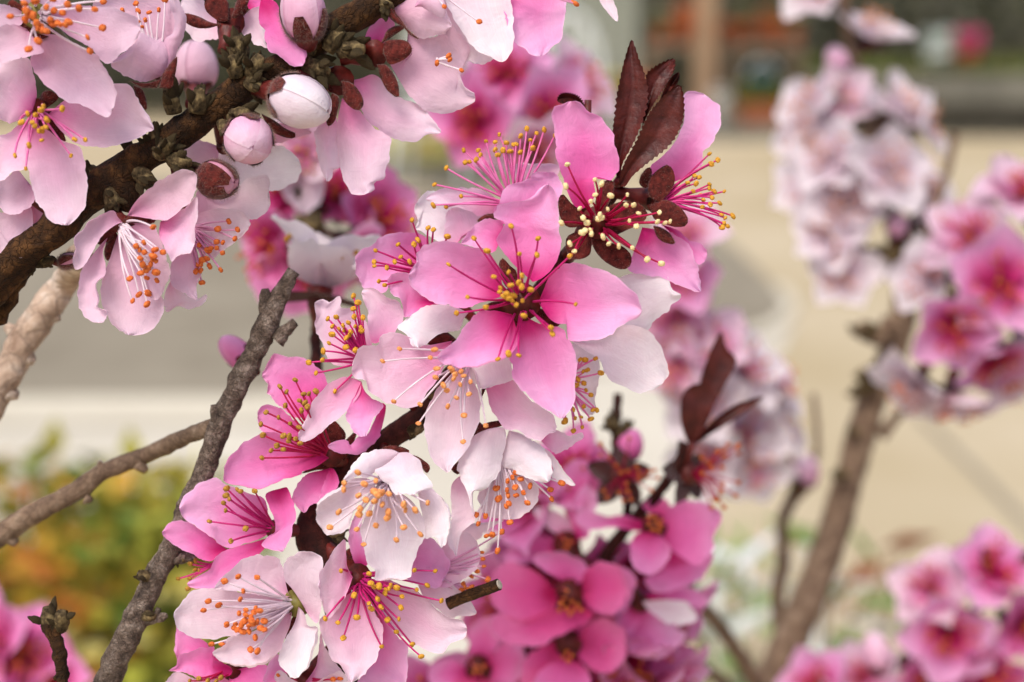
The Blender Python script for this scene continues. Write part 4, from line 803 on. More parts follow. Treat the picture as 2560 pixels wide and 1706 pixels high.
def back_blossom(label, group, px, py, d, kind, face, scale=1.0, npet=5, fil='fil_magenta', ant='ant_gold', open_=.25):
    r = random.Random(int(px * 3 + py)); c = W(px, py, d)
    root = empty('peach_blossom', c); tag(root, label, 'blossom', group)
    n = (RT * face[0] - UP * face[1] - FWD * face[2]).normalized()
    q = n.to_track_quat('Z', 'Y').to_matrix() @ Matrix.Rotation(r.uniform(0, 6.28), 3, 'Z')
    S = .0205 * scale
    for i in range(npet):
        o = bpy.data.objects.new('petal', gen_petal(kind, r.randrange(5))); link(o, root)
        m = q @ Matrix.Rotation(i * 1.2566 + r.uniform(-.15, .15), 3, 'Z') @ Matrix.Rotation(-open_ - r.uniform(-.25, .3), 3, 'Y')
        o.rotation_euler = m.to_euler(); k = S * r.uniform(.9, 1.08); o.scale = (k, k, k); o.location = n * r.uniform(0, .0006)
    for i in range(5):
        o = bpy.data.objects.new('sepal', SEP); link(o, root); o.rotation_euler = (q @ Matrix.Rotation(i * 1.2566 + .6, 3, 'Z')).to_euler(); o.scale = (S, S, S); o.location = -n * S * .03
    o = bpy.data.objects.new('stamens', gen_stamens(fil, ant, r.randrange(3))); link(o, root); tag(o, kind='stuff'); o.rotation_euler = q.to_euler(); o.scale = (S, S, S)
    e = min(BR_PTS, key=lambda p: (p - c).length); d_ = (e - c)
    v, f = tube([c + n * S * .05, c - n * S * .18, (c - n * S * .3).lerp(e, .5), e], [S * .16, S * .13, S * .06, S * .06], 10)
    mesh_obj('calyx', v, f, M['calyx'], root, c)
    return root

ORD = ['nearest', 'second', 'third', 'fourth', 'fifth', 'sixth', 'seventh', 'eighth', 'ninth', 'tenth', 'eleventh', 'twelfth', 'thirteenth', 'fourteenth', 'fifteenth', 'sixteenth', 'seventeenth', 'eighteenth']
LOOK = {'white': 'white', 'pale': 'whitish', 'pp': 'pale pink', 'pink': 'pink', 'hot': 'bright pink', 'mag': 'magenta'}
def cluster(items, group, mark, fmt, **kw):
    """blossoms of one cluster, labelled by their order of distance from a landmark in the picture's place"""
    order = sorted(range(len(items)), key=lambda i: math.dist(items[i][:2], mark))
    for n_, i in enumerate(order):
        x, y, d, k, f, s = items[i]
        back_blossom(fmt.format(k=LOOK[k], o=ORD[n_]), group, x, y, d, k, f, s, **kw)

# ------------------------------------------------------------------ branches further back
G_ = 'branches of the trees behind'
branch('tall bare-barked brown branch behind, rising to the pale blossom column', [(1900, 1800, .56, 50), (1960, 1640, .56, 46), (2060, 1400, .56, 40), (2120, 1200, .56, 37), (2180, 1000, .56, 36), (2235, 870, .56, 34), (2262, 760, .56, 33), (2262, 690, .56, 30), (2235, 560, .57, 26), (2195, 420, .57, 22), (2165, 250, .58, 18), (2120, 100, .58, 14), (2110, -60, .58, 12)], 'bark_brown', 16, .06,
    [(2180, 830, .55, -.9, -.5, 60), (2150, 830, .55, -.8, -.6, 46), (2165, 945, .55, -.7, -.7, 56), (2150, 975, .55, -.9, 0, 46), (2100, 1185, .55, -.9, -.3, 40), (2135, 1080, .55, -.9, -.2, 34), (2230, 640, .56, -.5, .3, 80), (2270, 620, .56, .4, -.4, 80), (2200, 520, .56, .4, .3, 60)], G_, [[(2200, 1090, .56, 18), (2235, 1050, .56, 13), (2262, 1018, .56, 10), (2272, 1000, .56, 8)], [(2230, 800, .55, 22), (2190, 850, .55, 18), (2145, 812, .55, 14)]])
branch('thin dark leafless twig standing beside the pale blossom column', [(2265, 720, .55, 14), (2310, 610, .55, 13), (2345, 500, .55, 11), (2372, 410, .55, 10), (2388, 335, .55, 11)], 'bark_brown', 10, .08, (), G_)
branch('greyish knobbly twig behind carrying a pale bud', [(1960, 1640, .57, 18), (1945, 1500, .57, 17), (1958, 1400, .57, 16), (1955, 1310, .57, 15), (1985, 1235, .57, 17), (1998, 1190, .57, 15), (1960, 1150, .57, 16), (1930, 1080, .56, 12), (1880, 1000, .54, 12), (1800, 900, .52, 12), (1730, 780, .50, 12), (1710, 640, .49, 10)], 'bark_brown', 12, .12, [(1990, 1215, .56, .3, -1, 44), (1940, 1150, .56, -.4, -.6, 40)], G_)
branch('upright thin grey twig rising above the pale bud behind', [(1998, 1200, .57, 9), (2040, 1140, .57, 9), (2040, 1060, .57, 8), (2033, 985, .57, 8)], 'bark_brown', 8, .08, (), G_)
branch('brown branch running down from the magenta cluster toward the tree foot', [(1620, 1380, .40, 20), (1700, 1450, .44, 18), (1760, 1520, .47, 18), (1830, 1610, .50, 19), (1910, 1740, .54, 22)], 'bark_brown', 12, .06, (), G_)
branch('weak grey branch low behind the magenta cluster', [(1600, 1500, .48, 14), (1700, 1620, .50, 14), (1800, 1700, .52, 16), (1850, 1760, .54, 18)], 'bark_brown', 10, .06, (), G_)
branch('dark stem threading the magenta blossoms below the leaf tuft', [(1400, 1800, .375, 18), (1425, 1620, .375, 17), (1460, 1480, .375, 16), (1520, 1380, .372, 16), (1585, 1300, .37, 16), (1640, 1240, .367, 15), (1690, 1170, .362, 14), (1715, 1110, .36, 11)], 'bark_red', 12, .06, (), G_)
branch('side shoot reaching the spent red blossom in the magenta cluster', [(1560, 1335, .371, 12), (1570, 1250, .372, 12), (1550, 1180, .372, 12), (1540, 1090, .374, 12), (1545, 985, .376, 11)], 'bark_red', 10, .08, [(1530, 1060, .372, -.5, -.8, 50), (1560, 1075, .372, .6, -.6, 46)], G_)
branch('left shoot through the magenta blossoms', [(1425, 1620, .375, 14), (1330, 1640, .378, 12), (1220, 1690, .38, 12), (1120, 1760, .38, 12)], 'bark_red', 10, .06, (), G_)
branch('dark shoot under the pink blossoms by the paving joint', [(2680, 1330, .50, 16), (2560, 1400, .51, 15), (2500, 1460, .515, 15), (2420, 1540, .52, 14), (2300, 1620, .52, 14), (2230, 1670, .52, 14), (2100, 1740, .53, 14)], 'bark_red', 10, .06, (), G_, [[(2470, 1440, .51, 9), (2462, 1400, .51, 8), (2460, 1370, .51, 7)]])
branch('brown side branch carrying pink blossoms off the tall branch', [(2255, 760, .56, 16), (2340, 740, .53, 15), (2440, 760, .50, 14), (2540, 720, .49, 13), (2660, 640, .48, 12)], 'bark_brown', 10, .06, (), G_)
branch('dark shoot behind the upward blossom carrying blurred pink blossoms', [(1370, 700, .33, 14), (1345, 540, .38, 14), (1330, 420, .43, 13), (1310, 290, .46, 12), (1300, 150, .47, 11)], 'bark_red', 10, .06, (), G_)
branch('dark knobbly shoot among the magenta blossoms behind the snapped branch', [(800, 1000, .32, 14), (790, 860, .335, 14), (800, 700, .36, 16), (790, 600, .39, 22), (780, 500, .40, 18), (740, 420, .40, 14), (720, 350, .40, 12)], 'bark_red', 12, .1, [(760, 570, .385, -.6, .3, 90), (830, 640, .385, .7, .2, 60), (760, 470, .395, 0, -1, 70)], G_)
branch('hidden shoot of the bright azalea pink blossoms by the free twig', [(40, 1900, .5, 14), (60, 1760, .5, 13), (70, 1640, .5, 12)], 'bark_red', 10, .06, (), G_)

cluster([(2050, -15, .57, 'white', (-.3, -.2, .6), .9), (2175, 100, .58, 'white', (.2, -.85, .5), .95), (2105, 255, .57, 'pale', (-.2, -.3, .9), .75), (2040, 270, .57, 'white', (-.8, -.3, .5), .85), (2240, 285, .57, 'white', (.5, -.6, .6), .85), (2290, 310, .57, 'white', (.9, -.1, .5), .8), (2020, 345, .57, 'white', (-.6, -.1, .7), .8),
         (2085, 400, .56, 'white', (-.5, -.3, .8), .9), (2215, 425, .55, 'white', (.1, -.1, 1), .95), (2285, 460, .56, 'white', (.7, -.3, .6), .85), (2040, 480, .57, 'white', (-.6, -.3, .7), .9), (2115, 520, .56, 'white', (-.1, -.2, 1), .9), (2310, 560, .56, 'white', (.6, -.2, .7), .8), (2080, 600, .56, 'white', (-.5, -.3, .8), .85), (2110, 690, .56, 'white', (-.3, -.1, .9), .85), (2360, 590, .55, 'white', (.9, .1, .4), .85)],
    'pale blossoms on the tall branch behind', (2385, 340), '{k} blossom, {o} from the leafless twig tip, on the tall brown branch behind', fil='fil_white', ant='ant_salmon', open_=.22)
cluster([(2500, 700, .475, 'pink', (-.2, .1, 1), 1.0), (2385, 800, .48, 'pink', (-.1, .5, .8), .9), (2430, 600, .49, 'pp', (-.4, -.5, .6), .95), (2550, 500, .49, 'pp', (0, -.7, .5), .95), (2475, 880, .49, 'pink', (.2, .8, .5), .85)],
    'pink blossoms on the brown side branch', (2260, 760), '{k} blossom with red centre, {o} along the brown side branch from the tall branch', fil='fil_red', ant='ant_orange')
cluster([(2330, 690, .50, 'white', (-.7, .1, .6), .8), (2290, 950, .50, 'white', (-.6, .7, .3), .85), (2380, 980, .50, 'pale', (0, .9, .2), .9), (2520, 930, .50, 'pale', (.3, .6, .6), .85), (2570, 850, .50, 'pale', (.4, .3, .8), .85)],
    'whitish blossoms below the side branch', (2260, 760), '{k} drooping blossom below the brown side branch, {o} from the tall branch', fil='fil_white', ant='ant_orange')
cluster([(1715, 600, .49, 'pp', (-.2, -.5, .8), .8), (1690, 690, .49, 'pink', (.3, 0, .9), .75), (1690, 800, .50, 'pp', (-.4, .1, .8), .85), (1770, 870, .50, 'pp', (.2, -.4, .8), .8), (1700, 900, .50, 'pp', (-.6, .3, .6), .85), (1850, 930, .52, 'white', (.5, -.5, .7), .9), (1930, 970, .53, 'white', (.8, -.3, .5), .8), (1760, 1010, .51, 'white', (-.3, -.2, .9), .9), (1860, 1080, .53, 'white', (.1, -.1, 1), .95), (1930, 1080, .54, 'white', (.7, -.3, .6), .8), (1780, 1140, .52, 'white', (-.4, .2, .8), .85), (1880, 1160, .53, 'white', (.1, .3, .9), .8)],
    'pale blossoms behind the leaf tuft', (1720, 1100), '{k} blossom, {o} from the stalk of the blurred dark leaf tuft', fil='fil_pink', ant='ant_salmon')
cluster([(1350, 1500, .395, 'mag', (-.2, 0, 1), .9), (1500, 1440, .395, 'mag', (.2, .1, 1), .85), (1400, 1590, .395, 'mag', (0, .2, 1), .9), (1350, 1400, .395, 'hot', (-.2, -.2, 1), .85), (1330, 1270, .385, 'hot', (-.5, -.5, .6), .85), (1560, 1420, .39, 'hot', (.5, .1, .7), .85), (1640, 1520, .39, 'hot', (.5, .7, .5), .85), (1570, 1620, .385, 'hot', (.4, .5, .7), .95), (1280, 1500, .385, 'hot', (-.7, .1, .6), .85), (1440, 1190, .385, 'hot', (-.5, -.4, .7), .8), (1290, 1600, .39, 'mag', (-.4, .2, .8), .85), (1640, 1690, .39, 'pink', (.6, .5, .5), .85), (1100, 1740, .39, 'hot', (-.3, .1, .9), .9), (1490, 1720, .385, 'hot', (.1, .3, .9), .9)],
    'magenta blossoms of the cluster behind', (1730, 1190), '{k} blossom of the magenta cluster, {o} from the leaf tuft', fil='fil_red', ant='ant_orange', open_=.4)
for (x, y, d, f, lb) in [(1551, 1190, .365, (.1, -.3, .9), 'petalless crimson spent blossom right under the pink bud'), (1727, 1185, .362, (.7, -.1, .7), 'petalless crimson spent blossom at the foot of the blurred leaf tuft')]:
    back_blossom(lb, 'spent blossoms above the magenta cluster', x, y, d, 'mag', f, .9, npet=0, fil='fil_red', ant='ant_orange')
cluster([(2370, 1580, .51, 'pink', (-.1, .2, 1), 1.0), (2475, 1440, .51, 'pink', (.1, -.6, .7), .95), (2335, 1480, .515, 'pp', (-.5, -.4, .7), .85), (2550, 1560, .515, 'hot', (.3, .1, .9), .95), (2460, 1670, .515, 'hot', (.1, .6, .8), .95), (2320, 1690, .52, 'hot', (-.3, .6, .7), .9), (2150, 1700, .52, 'pp', (-.1, -.6, .8), .8), (2050, 1715, .52, 'pink', (-.6, -.4, .6), .8)],
    'pink blossoms over the tan paving', (1960, 1660), '{k} blossom over tan paving, {o} from the foot of the tall branch', fil='fil_red', ant='ant_orange')
cluster([(1200, 300, .46, 'hot', (-.5, .3, .8), .9), (1270, 190, .47, 'pink', (-.2, -.3, .9), .9), (1365, 275, .46, 'pink', (.3, .2, .9), .85), (1420, 215, .48, 'pp', (.7, -.2, .6), .9), (1330, 360, .45, 'pp', (.2, .7, .6), .8)],
    'blurred pink blossoms behind the upright stamens', (1280, 400), 'blurred {k} blossom, {o} behind the spray of upright stamens', fil='fil_red', ant='ant_orange')
cluster([(700, 610, .40, 'hot', (-.7, .3, .6), .85), (840, 500, .41, 'hot', (.2, -.6, .7), .85), (930, 555, .41, 'hot', (.7, -.1, .6), .85), (720, 490, .41, 'hot', (-.6, -.4, .6), .75), (880, 620, .40, 'pink', (.5, .5, .6), .75), (770, 650, .40, 'hot', (0, .7, .6), .75)],
    'blurred blossoms on the knobbly shoot', (730, 680), 'blurred {k} blossom on the knobbly dark shoot, {o} from the snapped grey branch top', fil='fil_red', ant='ant_orange')
back_blossom('white blossom glowing behind the snapped grey branch top', None, 800, 730, .33, 'white', (.1, -1, -.15), .95, fil='fil_pink', open_=.7)
back_blossom('pale pink blossom behind the downward hanging pink blossom', None, 770, 380, .39, 'pale', (-.3, .1, .8), .8, fil='fil_pink')
for i_, (x, y) in enumerate([(140, 1710), (50, 1640), (20, 1720), (-10, 1600)]):
    back_blossom('hot azalea-pink blossom, %s from the free twig with two buds' % ORD[i_], 'azalea pink blossoms behind the free twig', x, y, .5, 'hot', (rnd.uniform(-.5, .5), rnd.uniform(-.6, .3), .8), 1.0, fil='fil_red', ant='ant_orange')
bud('pink bud lit from behind above the magenta cluster', 1576, 1112, .372, (.2, -1, .2), 40, 33, 'hot', .3, (1555, 1180, .372), group='buds behind')
bud('pale pink bud on the knobbly twig behind', 2010, 1180, .565, (.1, -1, .2), 44, 38, 'pp', .35, (1998, 1240, .57), group='buds behind')
bud('small pink bud half hidden by the grey branch', 590, 880, .315, (-.6, -.6, .2), 50, 34, 'pink', .5, (640, 930, .295), group='buds behind')
bud('pale bud over the tan paving in the low cluster', 2190, 1630, .515, (-.2, -1, .2), 50, 34, 'pp', .35, (2220, 1690, .52), group='buds behind')
bud('rosy bud on the tall branch above its middle blossoms', 2092, 150, .575, (-.5, -.9, .3), 36, 28, 'pp', .35, (2130, 210, .58), group='buds behind')
bud('rosy bud beside the leafless twig on the tall branch', 2245, 565, .555, (.2, -1, .3), 32, 26, 'pp', .35, (2250, 640, .565), group='buds behind')

# ------------------------------------------------------------------ ground
M['ground'] = simple('ground', '#a89878', '#bdaf95', .9, .9, .15, bump=.004, detail=8, coords='Object')
M['pave'] = simple('pave', '#b9b1a0', '#cbc4b4', .9, 1.6, .15, bump=.003, detail=8)
M['asphalt'] = simple('asphalt', '#7c7363', '#928a79', .92, 2.2, .15, bump=.004, detail=9)
M['border'] = simple('border', '#bdb4a0', '#c9c1ae', .85, 3, .15, detail=6)
def flat(name, pts, z, mat, kind='structure'):
    o = mesh_obj(name, [G(x, y, z) for x, y in pts], [tuple(range(len(pts)))], M[mat], smooth=False); return tag(o, kind=kind)
S_ = 150
tag(mesh_obj('ground', [(-S_, -S_, 0), (S_, -S_, 0), (S_, S_, 0), (-S_, S_, 0)], [(0, 1, 2, 3)], M['ground'], smooth=False), kind='structure')
flat('pavement', [(-1500, 1010), (600, 1010), (1250, 960), (1700, 900), (1900, 850), (1990, 800), (1900, 1000), (1700, 1300), (1500, 2200), (-1500, 2200)], .004, 'pave')
flat('path', [(-1500, 430), (700, 450), (1000, 475), (1740, 560), (1800, 590), (1860, 640), (1930, 710), (1965, 760), (1930, 800), (1850, 830), (1600, 870), (1200, 930), (600, 990), (-1500, 995)], .008, 'asphalt')
flat('path_border', [(-1500, 995), (600, 990), (1200, 930), (1600, 870), (1850, 830), (1930, 800), (1965, 760), (1930, 710), (1965, 715), (1998, 758), (1960, 812), (1880, 850), (1600, 912), (1200, 985), (600, 1060), (-1500, 1070)], .012, 'border')
flat('paving_joint', [(2290, 1042), (2305, 1038), (2440, 1165), (2640, 1368), (2640, 1400), (2428, 1178)], .004, 'asphalt')

# ------------------------------------------------------------------ far things
def boxm(c0, c1):
    (x0, y0, z0), (x1, y1, z1) = c0, c1
    v = [(x0, y0, z0), (x1, y0, z0), (x1, y1, z0), (x0, y1, z0), (x0, y0, z1), (x1, y0, z1), (x1, y1, z1), (x0, y1, z1)]
    return [Vector(p) for p in v], [(3, 2, 1, 0), (4, 5, 6, 7), (0, 1, 5, 4), (1, 2, 6, 5), (2, 3, 7, 6), (3, 0, 4, 7)]
def lathe(prof, c, n=16):
    V = []; Fc = []
    for r_, z in prof:
        for k in range(n): V.append(Vector(c) + Vector((r_ * math.cos(6.2832 * k / n), r_ * math.sin(6.2832 * k / n), z)))
    for i in range(len(prof) - 1):
        for k in range(n): a = i * n + k; b = i * n + (k + 1) % n; Fc.append((a, b, b + n, a + n))
    Fc.append(tuple(reversed(range(n))))
    return V, Fc
M['terracotta'] = simple('terracotta', '#b8562a', '#d3713c', .8, 20); M['wood'] = simple('wood', '#6d5b47', '#93806a', .8, 12); M['darkwood'] = simple('darkwood', '#3c3a33', '#57544a', .85, 10)
M['trough'] = simple('trough', '#7a452c', '#96583a', .85, 20); M['slab'] = simple('slab', '#5f5d54', '#7d7a6f', .9, 6); M['white'] = simple('white', '#d9dcd8', '#e8eae6', .6, 20); M['teal'] = simple('teal', '#1c5560', '#2b6c76', .5, 20); M['wall'] = simple('wall', '#4d4d44', '#6c6a5e', .9, 1.2, detail=8)
m, t, b = new_mat('foliage'); at = N(t, 'ShaderNodeAttribute', attribute_name='Col'); t.links.new(at.outputs['Color'], b.inputs['Base Color']); b.inputs['Roughness'].default_value = .6
tr = N(t, 'ShaderNodeBsdfTranslucent'); t.links.new(at.outputs['Color'], tr.inputs[0]); mx = N(t, 'ShaderNodeMixShader'); mx.inputs[0].default_value = .3
t.links.new(b.outputs[0], mx.inputs[1]); t.links.new(tr.outputs[0], mx.inputs[2]); t.links.new(mx.outputs[0], t.nodes['Material Output'].inputs[0]); M['foliage'] = m
def leaf_cloud(n, fn, size, colors, r, aspect=.5):
    """n folded leaves; fn() gives a position"""
    V = []; Fc = []; C = []
    cc = [hexc(c) for c in colors]
    for i in range(n):
        p = Vector(fn(r)); a = Vector((r.uniform(-1, 1), r.uniform(-1, 1), r.uniform(-.4, 1))).normalized(); s = a.orthogonal().normalized()
        s = Matrix.Rotation(r.uniform(0, 6.28), 3, a) @ s; nn = a.cross(s); L = size * r.uniform(.6, 1.2); w = L * aspect * .5
        k = len(V); V += [p, p + a * L * .45 + s * w + nn * w * .4, p + a * L, p + a * L * .45 - s * w + nn * w * .4]; Fc += [(k, k + 1, k + 2), (k, k + 2, k + 3)]
        j = noise.noise(p * (2.2 / (size * 6))) * .5 + .5; q = cc[int(max(0, min(.999, j + r.uniform(-.25, .25))) * len(cc))]; C += [q] * 4
    return V, Fc, C
def plant(name, label, cat, base, stems, leaves, group=None, stem_r=.006):
    root = empty(name, base); tag(root, label, cat, group)
    V, Fc, C = leaves; mesh_obj('foliage', V, Fc, M['foliage'], root, base, C, smooth=False)
    for s in stems:
        v, f = tube(s, [stem_r * (1 - .5 * i / len(s)) for i in range(len(s))], 6); mesh_obj('stem', v, f, M['wood'], root, s[0])
    return root
r = random.Random(3)
# yellow and orange leaved shrub, low at the left
for nm, (cx, cy), rad, top, cols in (('golden shrub with orange tips beneath the slim brown branch', (130, 1500), .17, .77, ['#3a4d1a', '#66782a', '#a09a30', '#c69a34', '#b8742c', '#7f8a2c']), ('yellow green shrub showing past the grey branch', (390, 1480), .12, .76, ['#3a5222', '#6a8030', '#a5a840', '#c9b84e', '#d6cc7c'])):
    c = W(cx, cy, 1.25); b0 = Vector((c.x, c.y, 0))
    def fn(r, c=c, rad=rad, top=top):
        a = r.uniform(0, 6.28); h = r.uniform(.15, top) ; q = rad * math.sqrt(r.random()) * (1.15 - .45 * max(0, h - .45) / .3)
        return (c.x + q * math.cos(a), c.y + q * math.sin(a), h - .06 * noise.noise(Vector((a * 2, q * 20, 0))) - .25 * q)
    plant('garden_shrub', nm, 'shrub', b0, [[b0, b0 + Vector((r.uniform(-.05, .05), r.uniform(-.05, .05), .35)), b0 + Vector((r.uniform(-.1, .1), r.uniform(-.1, .1), top - .1))] for i in range(5)], leaf_cloud(2600, fn, .038, cols, r, .55))
# strappy green plants low at the right
for nm, (cx, cy, d), top, cols in (('grassy green plant with pale blooms left of the tall branch foot', (1850, 1560, 1.15), 1560, ['#55703c', '#74904f', '#94a868', '#e4e6e2', '#dfe3ea']), ('small green plant with a rust red leaf right of the tall branch foot', (2110, 1540, 1.2), 1540, ['#4f6f2e', '#6a8a3a', '#8a4a24', '#dfe4e6', '#7d9446'])):
    c = W(cx, cy, d); b0 = Vector((c.x, c.y, 0))
    def fn(r, c=c):
        a = r.uniform(0, 6.28); q = .05 * math.sqrt(r.random()); h = r.uniform(.2, c.z + .06); return (c.x + q * math.cos(a), c.y + q * math.sin(a), h)
    plant('garden_plant', nm, 'plant', b0, [[b0, b0 + Vector((0, 0, .3)), Vector((c.x + r.uniform(-.05, .05), c.y, c.z + r.uniform(-.02, .08)))] for i in range(4)], leaf_cloud(230, fn, .06, cols, r, .22), stem_r=.004)
# dim wall and hedge closing the view
yb = G(1280, 352).y + 1.15
v, f = boxm((-9, yb + 1.2, 0), (9, yb + 1.5, 3.2)); w = mesh_obj('garden_wall', v, f, M['wall'], smooth=False); tag(w, 'dim grey garden wall far behind the market tables', 'wall')
V, Fc, C = leaf_cloud(9000, lambda r: (r.uniform(-6, 6), yb + r.uniform(0, .9), r.uniform(.02, 1.35 + .25 * math.sin(r.uniform(0, 9)))), .12, ['#2f3424', '#46482f', '#5a5a40', '#6a6650', '#38402a', '#77705c'], r, .6)
tag(mesh_obj('hedge', V, Fc, M['foliage'], None, None, C, smooth=False), 'dim olive hedge in front of the grey garden wall', 'hedge')
def col_x(px, py, y):
    p = FWD + ((px - 1280) / F) * RT + ((853 - py) / F) * UP; s = y / p.y; return p.x * s, CAM.z + p.z * s
ye = G(2200, 352).y
# raised plank planter with grass
x0, zt = col_x(2030, 185, ye + .1); x1, _ = col_x(2800, 185, ye + .1); _, zb = col_x(2030, 262, ye + .1)
root = empty('plank_planter', ((x0 + x1) / 2, ye + .5, 0)); tag(root, 'long weathered plank planter box on short legs with grass on top', 'planter')
for i in range(2):
    h = (zt - zb) / 2
    v, f = boxm((x0, ye + .1, zb + i * h + .004), (x1, ye + .14, zb + (i + 1) * h - .004)); mesh_obj('plank', v, f, M['slab'], root, v[0], smooth=False)
v, f = boxm((x0, ye + .14, zb + .01), (x1, ye + .9, zt - .02)); mesh_obj('box', v, f, M['darkwood'], root, v[0], smooth=False)
for q in (0, .33, .66, 1):
    xx = x0 + .05 + (x1 - x0 - .2) * q; v, f = boxm((xx, ye + .16, 0), (xx + .1, ye + .86, zb + .02)); mesh_obj('leg', v, f, M['darkwood'], root, v[0], smooth=False)
v, f = boxm((x0 + .06, ye + .2, 0), (x1 - .06, ye + .84, zb + .005)); mesh_obj('shade_block', v, f, M['darkwood'], root, v[0], smooth=False)  # added dark block standing in for the shadow under the planter box
V, Fc, C = leaf_cloud(2600, lambda r: (r.uniform(x0, x1), ye + r.uniform(.16, .88), zt - .03 + r.uniform(0, .06)), .09, ['#4a5c22', '#66742c', '#7a7a34', '#3f5224'], r, .2)
tag(mesh_obj('grass', V, Fc, M['foliage'], None, None, C, smooth=False), 'short grass growing in the plank planter', 'grass', kind='stuff')
kv, kf = boxm((col_x(1250, 330, ye)[0], ye - .02, 0), (x0 - .02, ye + .3, .11)); tag(mesh_obj('kerb', kv, kf, M['slab'], smooth=False), kind='structure')
# plant stand with terracotta pots
ys = ye + .5
xa, zs = col_x(1620, 112, ys); xb, _ = col_x(2010, 112, ys)
root = empty('plant_stand', ((xa + xb) / 2, ys + .2, 0)); tag(root, 'wooden plant stand carrying a row of orange pots', 'stand')
v, f = boxm((xa, ys, zs - .035), (xb, ys + .4, zs)); mesh_obj('shelf', v, f, M['wood'], root, v[0], smooth=False)
v, f = boxm((xa, ys + .03, .16), (xb, ys + .4, .19)); mesh_obj('shelf', v, f, M['wood'], root, v[0], smooth=False)
for xx in (xa, (xa + xb) / 2, xb - .06):
    for yy in (ys + .004, ys + .34):
        v, f = boxm((xx, yy, 0), (xx + .055, yy + .055, zs - .036)); mesh_obj('leg', v, f, M['wood'], root, v[0], smooth=False)
for i, (px, s) in enumerate([(1655, .8), (1712, 1.1), (1790, 1.2), (1850, 1.1), (1925, 1.05), (1985, .8)]):
    x, _ = col_x(px, 100, ys + .15); c = (x, ys + .15, zs)
    pot = empty('flower_pot', c); tag(pot, 'orange pot, %s in the row counted from the white chairs' % ['first', 'second', 'third', 'fourth', 'fifth', 'last'][i], 'pot', 'pots on the plant stand')
    v, f = lathe([(.045 * s, 0), (.065 * s, .11 * s), (.072 * s, .11 * s), (.072 * s, .135 * s), (.06 * s, .135 * s), (.058 * s, .11 * s), (0.001, .11 * s)], c); mesh_obj('pot_body', v, f, M['terracotta'], pot, c)
    V, Fc, C = leaf_cloud(90, lambda r: (c[0] + r.uniform(-.06, .06), c[1] + r.uniform(-.06, .06), c[2] + .11 * s + r.uniform(0, .14)), .06, [['#5a6434', '#7d7a4a', '#b8b2a4'], ['#c9602c', '#d9793a', '#59622f'], ['#6a6f48', '#8f8a70', '#a9a898']][i % 3], r, .5); mesh_obj('plant_foliage', V, Fc, M['foliage'], pot, c, C, smooth=False)
x, z = col_x(1905, 215, ys - .12)
def bucket(px, py, yy, s, mat, label, grp=None):
    x, _ = col_x(px, py, yy); c = (x, yy, .11)
    o = empty('bucket', c); tag(o, label, 'bucket', grp)
    v, f = lathe([(.09 * s, 0), (.12 * s, .34 * s), (.13 * s, .35 * s), (.115 * s, .35 * s), (.085 * s, .02)], c, 18); mesh_obj('bucket_body', v, f, M[mat], o, c)
    h = [Vector(c) + Vector((.125 * s * math.cos(a), .02, .34 * s + .12 * s * math.sin(a))) for a in [math.pi * i / 10 for i in range(11)]]
    v, f = tube(h, [.006] * 11, 6); mesh_obj('handle', v, f, M['white'], o, c)
bucket(1905, 215, ys - .32, .9, 'teal', 'teal bucket standing before the plant stand')
bucket(1800, 280, ys - .36, .5, 'white', 'small white bucket left of the teal one', None)
# terracotta trough with plants on the ground
x, _ = col_x(1850, 290, ye + .05); x2, _ = col_x(2010, 290, ye + .05)
root = empty('plant_trough', ((x + x2) / 2, ye + .1, 0)); tag(root, 'long terracotta trough of green plants on the kerb', 'planter')
v, f = boxm((x, ye + .02, .11), (x2, ye + .16, .25)); mesh_obj('trough', v, f, M['trough'], root, v[0], smooth=False)
V, Fc, C = leaf_cloud(260, lambda r: (r.uniform(x, x2), ye + r.uniform(.03, .15), .23 + r.uniform(0, .14)), .08, ['#5a6a24', '#7d7c2a', '#46551f'], r, .5); mesh_obj('plant_foliage', V, Fc, M['foliage'], root, (x, ye, .15), C, smooth=False)
# flower pots on the planter
for px, cc, mt, lb in ((2345, ['#e4e6e4', '#cfd8d0', '#5f7a4a'], 'white', 'white flowering pot standing in the plank planter grass'), (2415, ['#c2386f', '#d8558a', '#47703a'], 'terracotta', 'magenta flowering pot standing in the plank planter grass')):
    x, _ = col_x(px, 120, ye + .4); c = (x, ye + .4, zt - .02)
    pot = empty('flower_pot', c); tag(pot, lb, 'pot')
    v, f = lathe([(.06, 0), (.085, .13), (.095, .13), (.095, .16), (.08, .16), (.001, .14)], c); mesh_obj('pot_body', v, f, M[mt], pot, c)
    V, Fc, C = leaf_cloud(160, lambda r: (c[0] + r.uniform(-.1, .1), c[1] + r.uniform(-.08, .08), c[2] + .14 + r.uniform(0, .14)), .06, cc, r, .7); mesh_obj('plant_foliage', V, Fc, M['foliage'], pot, c, C, smooth=False)
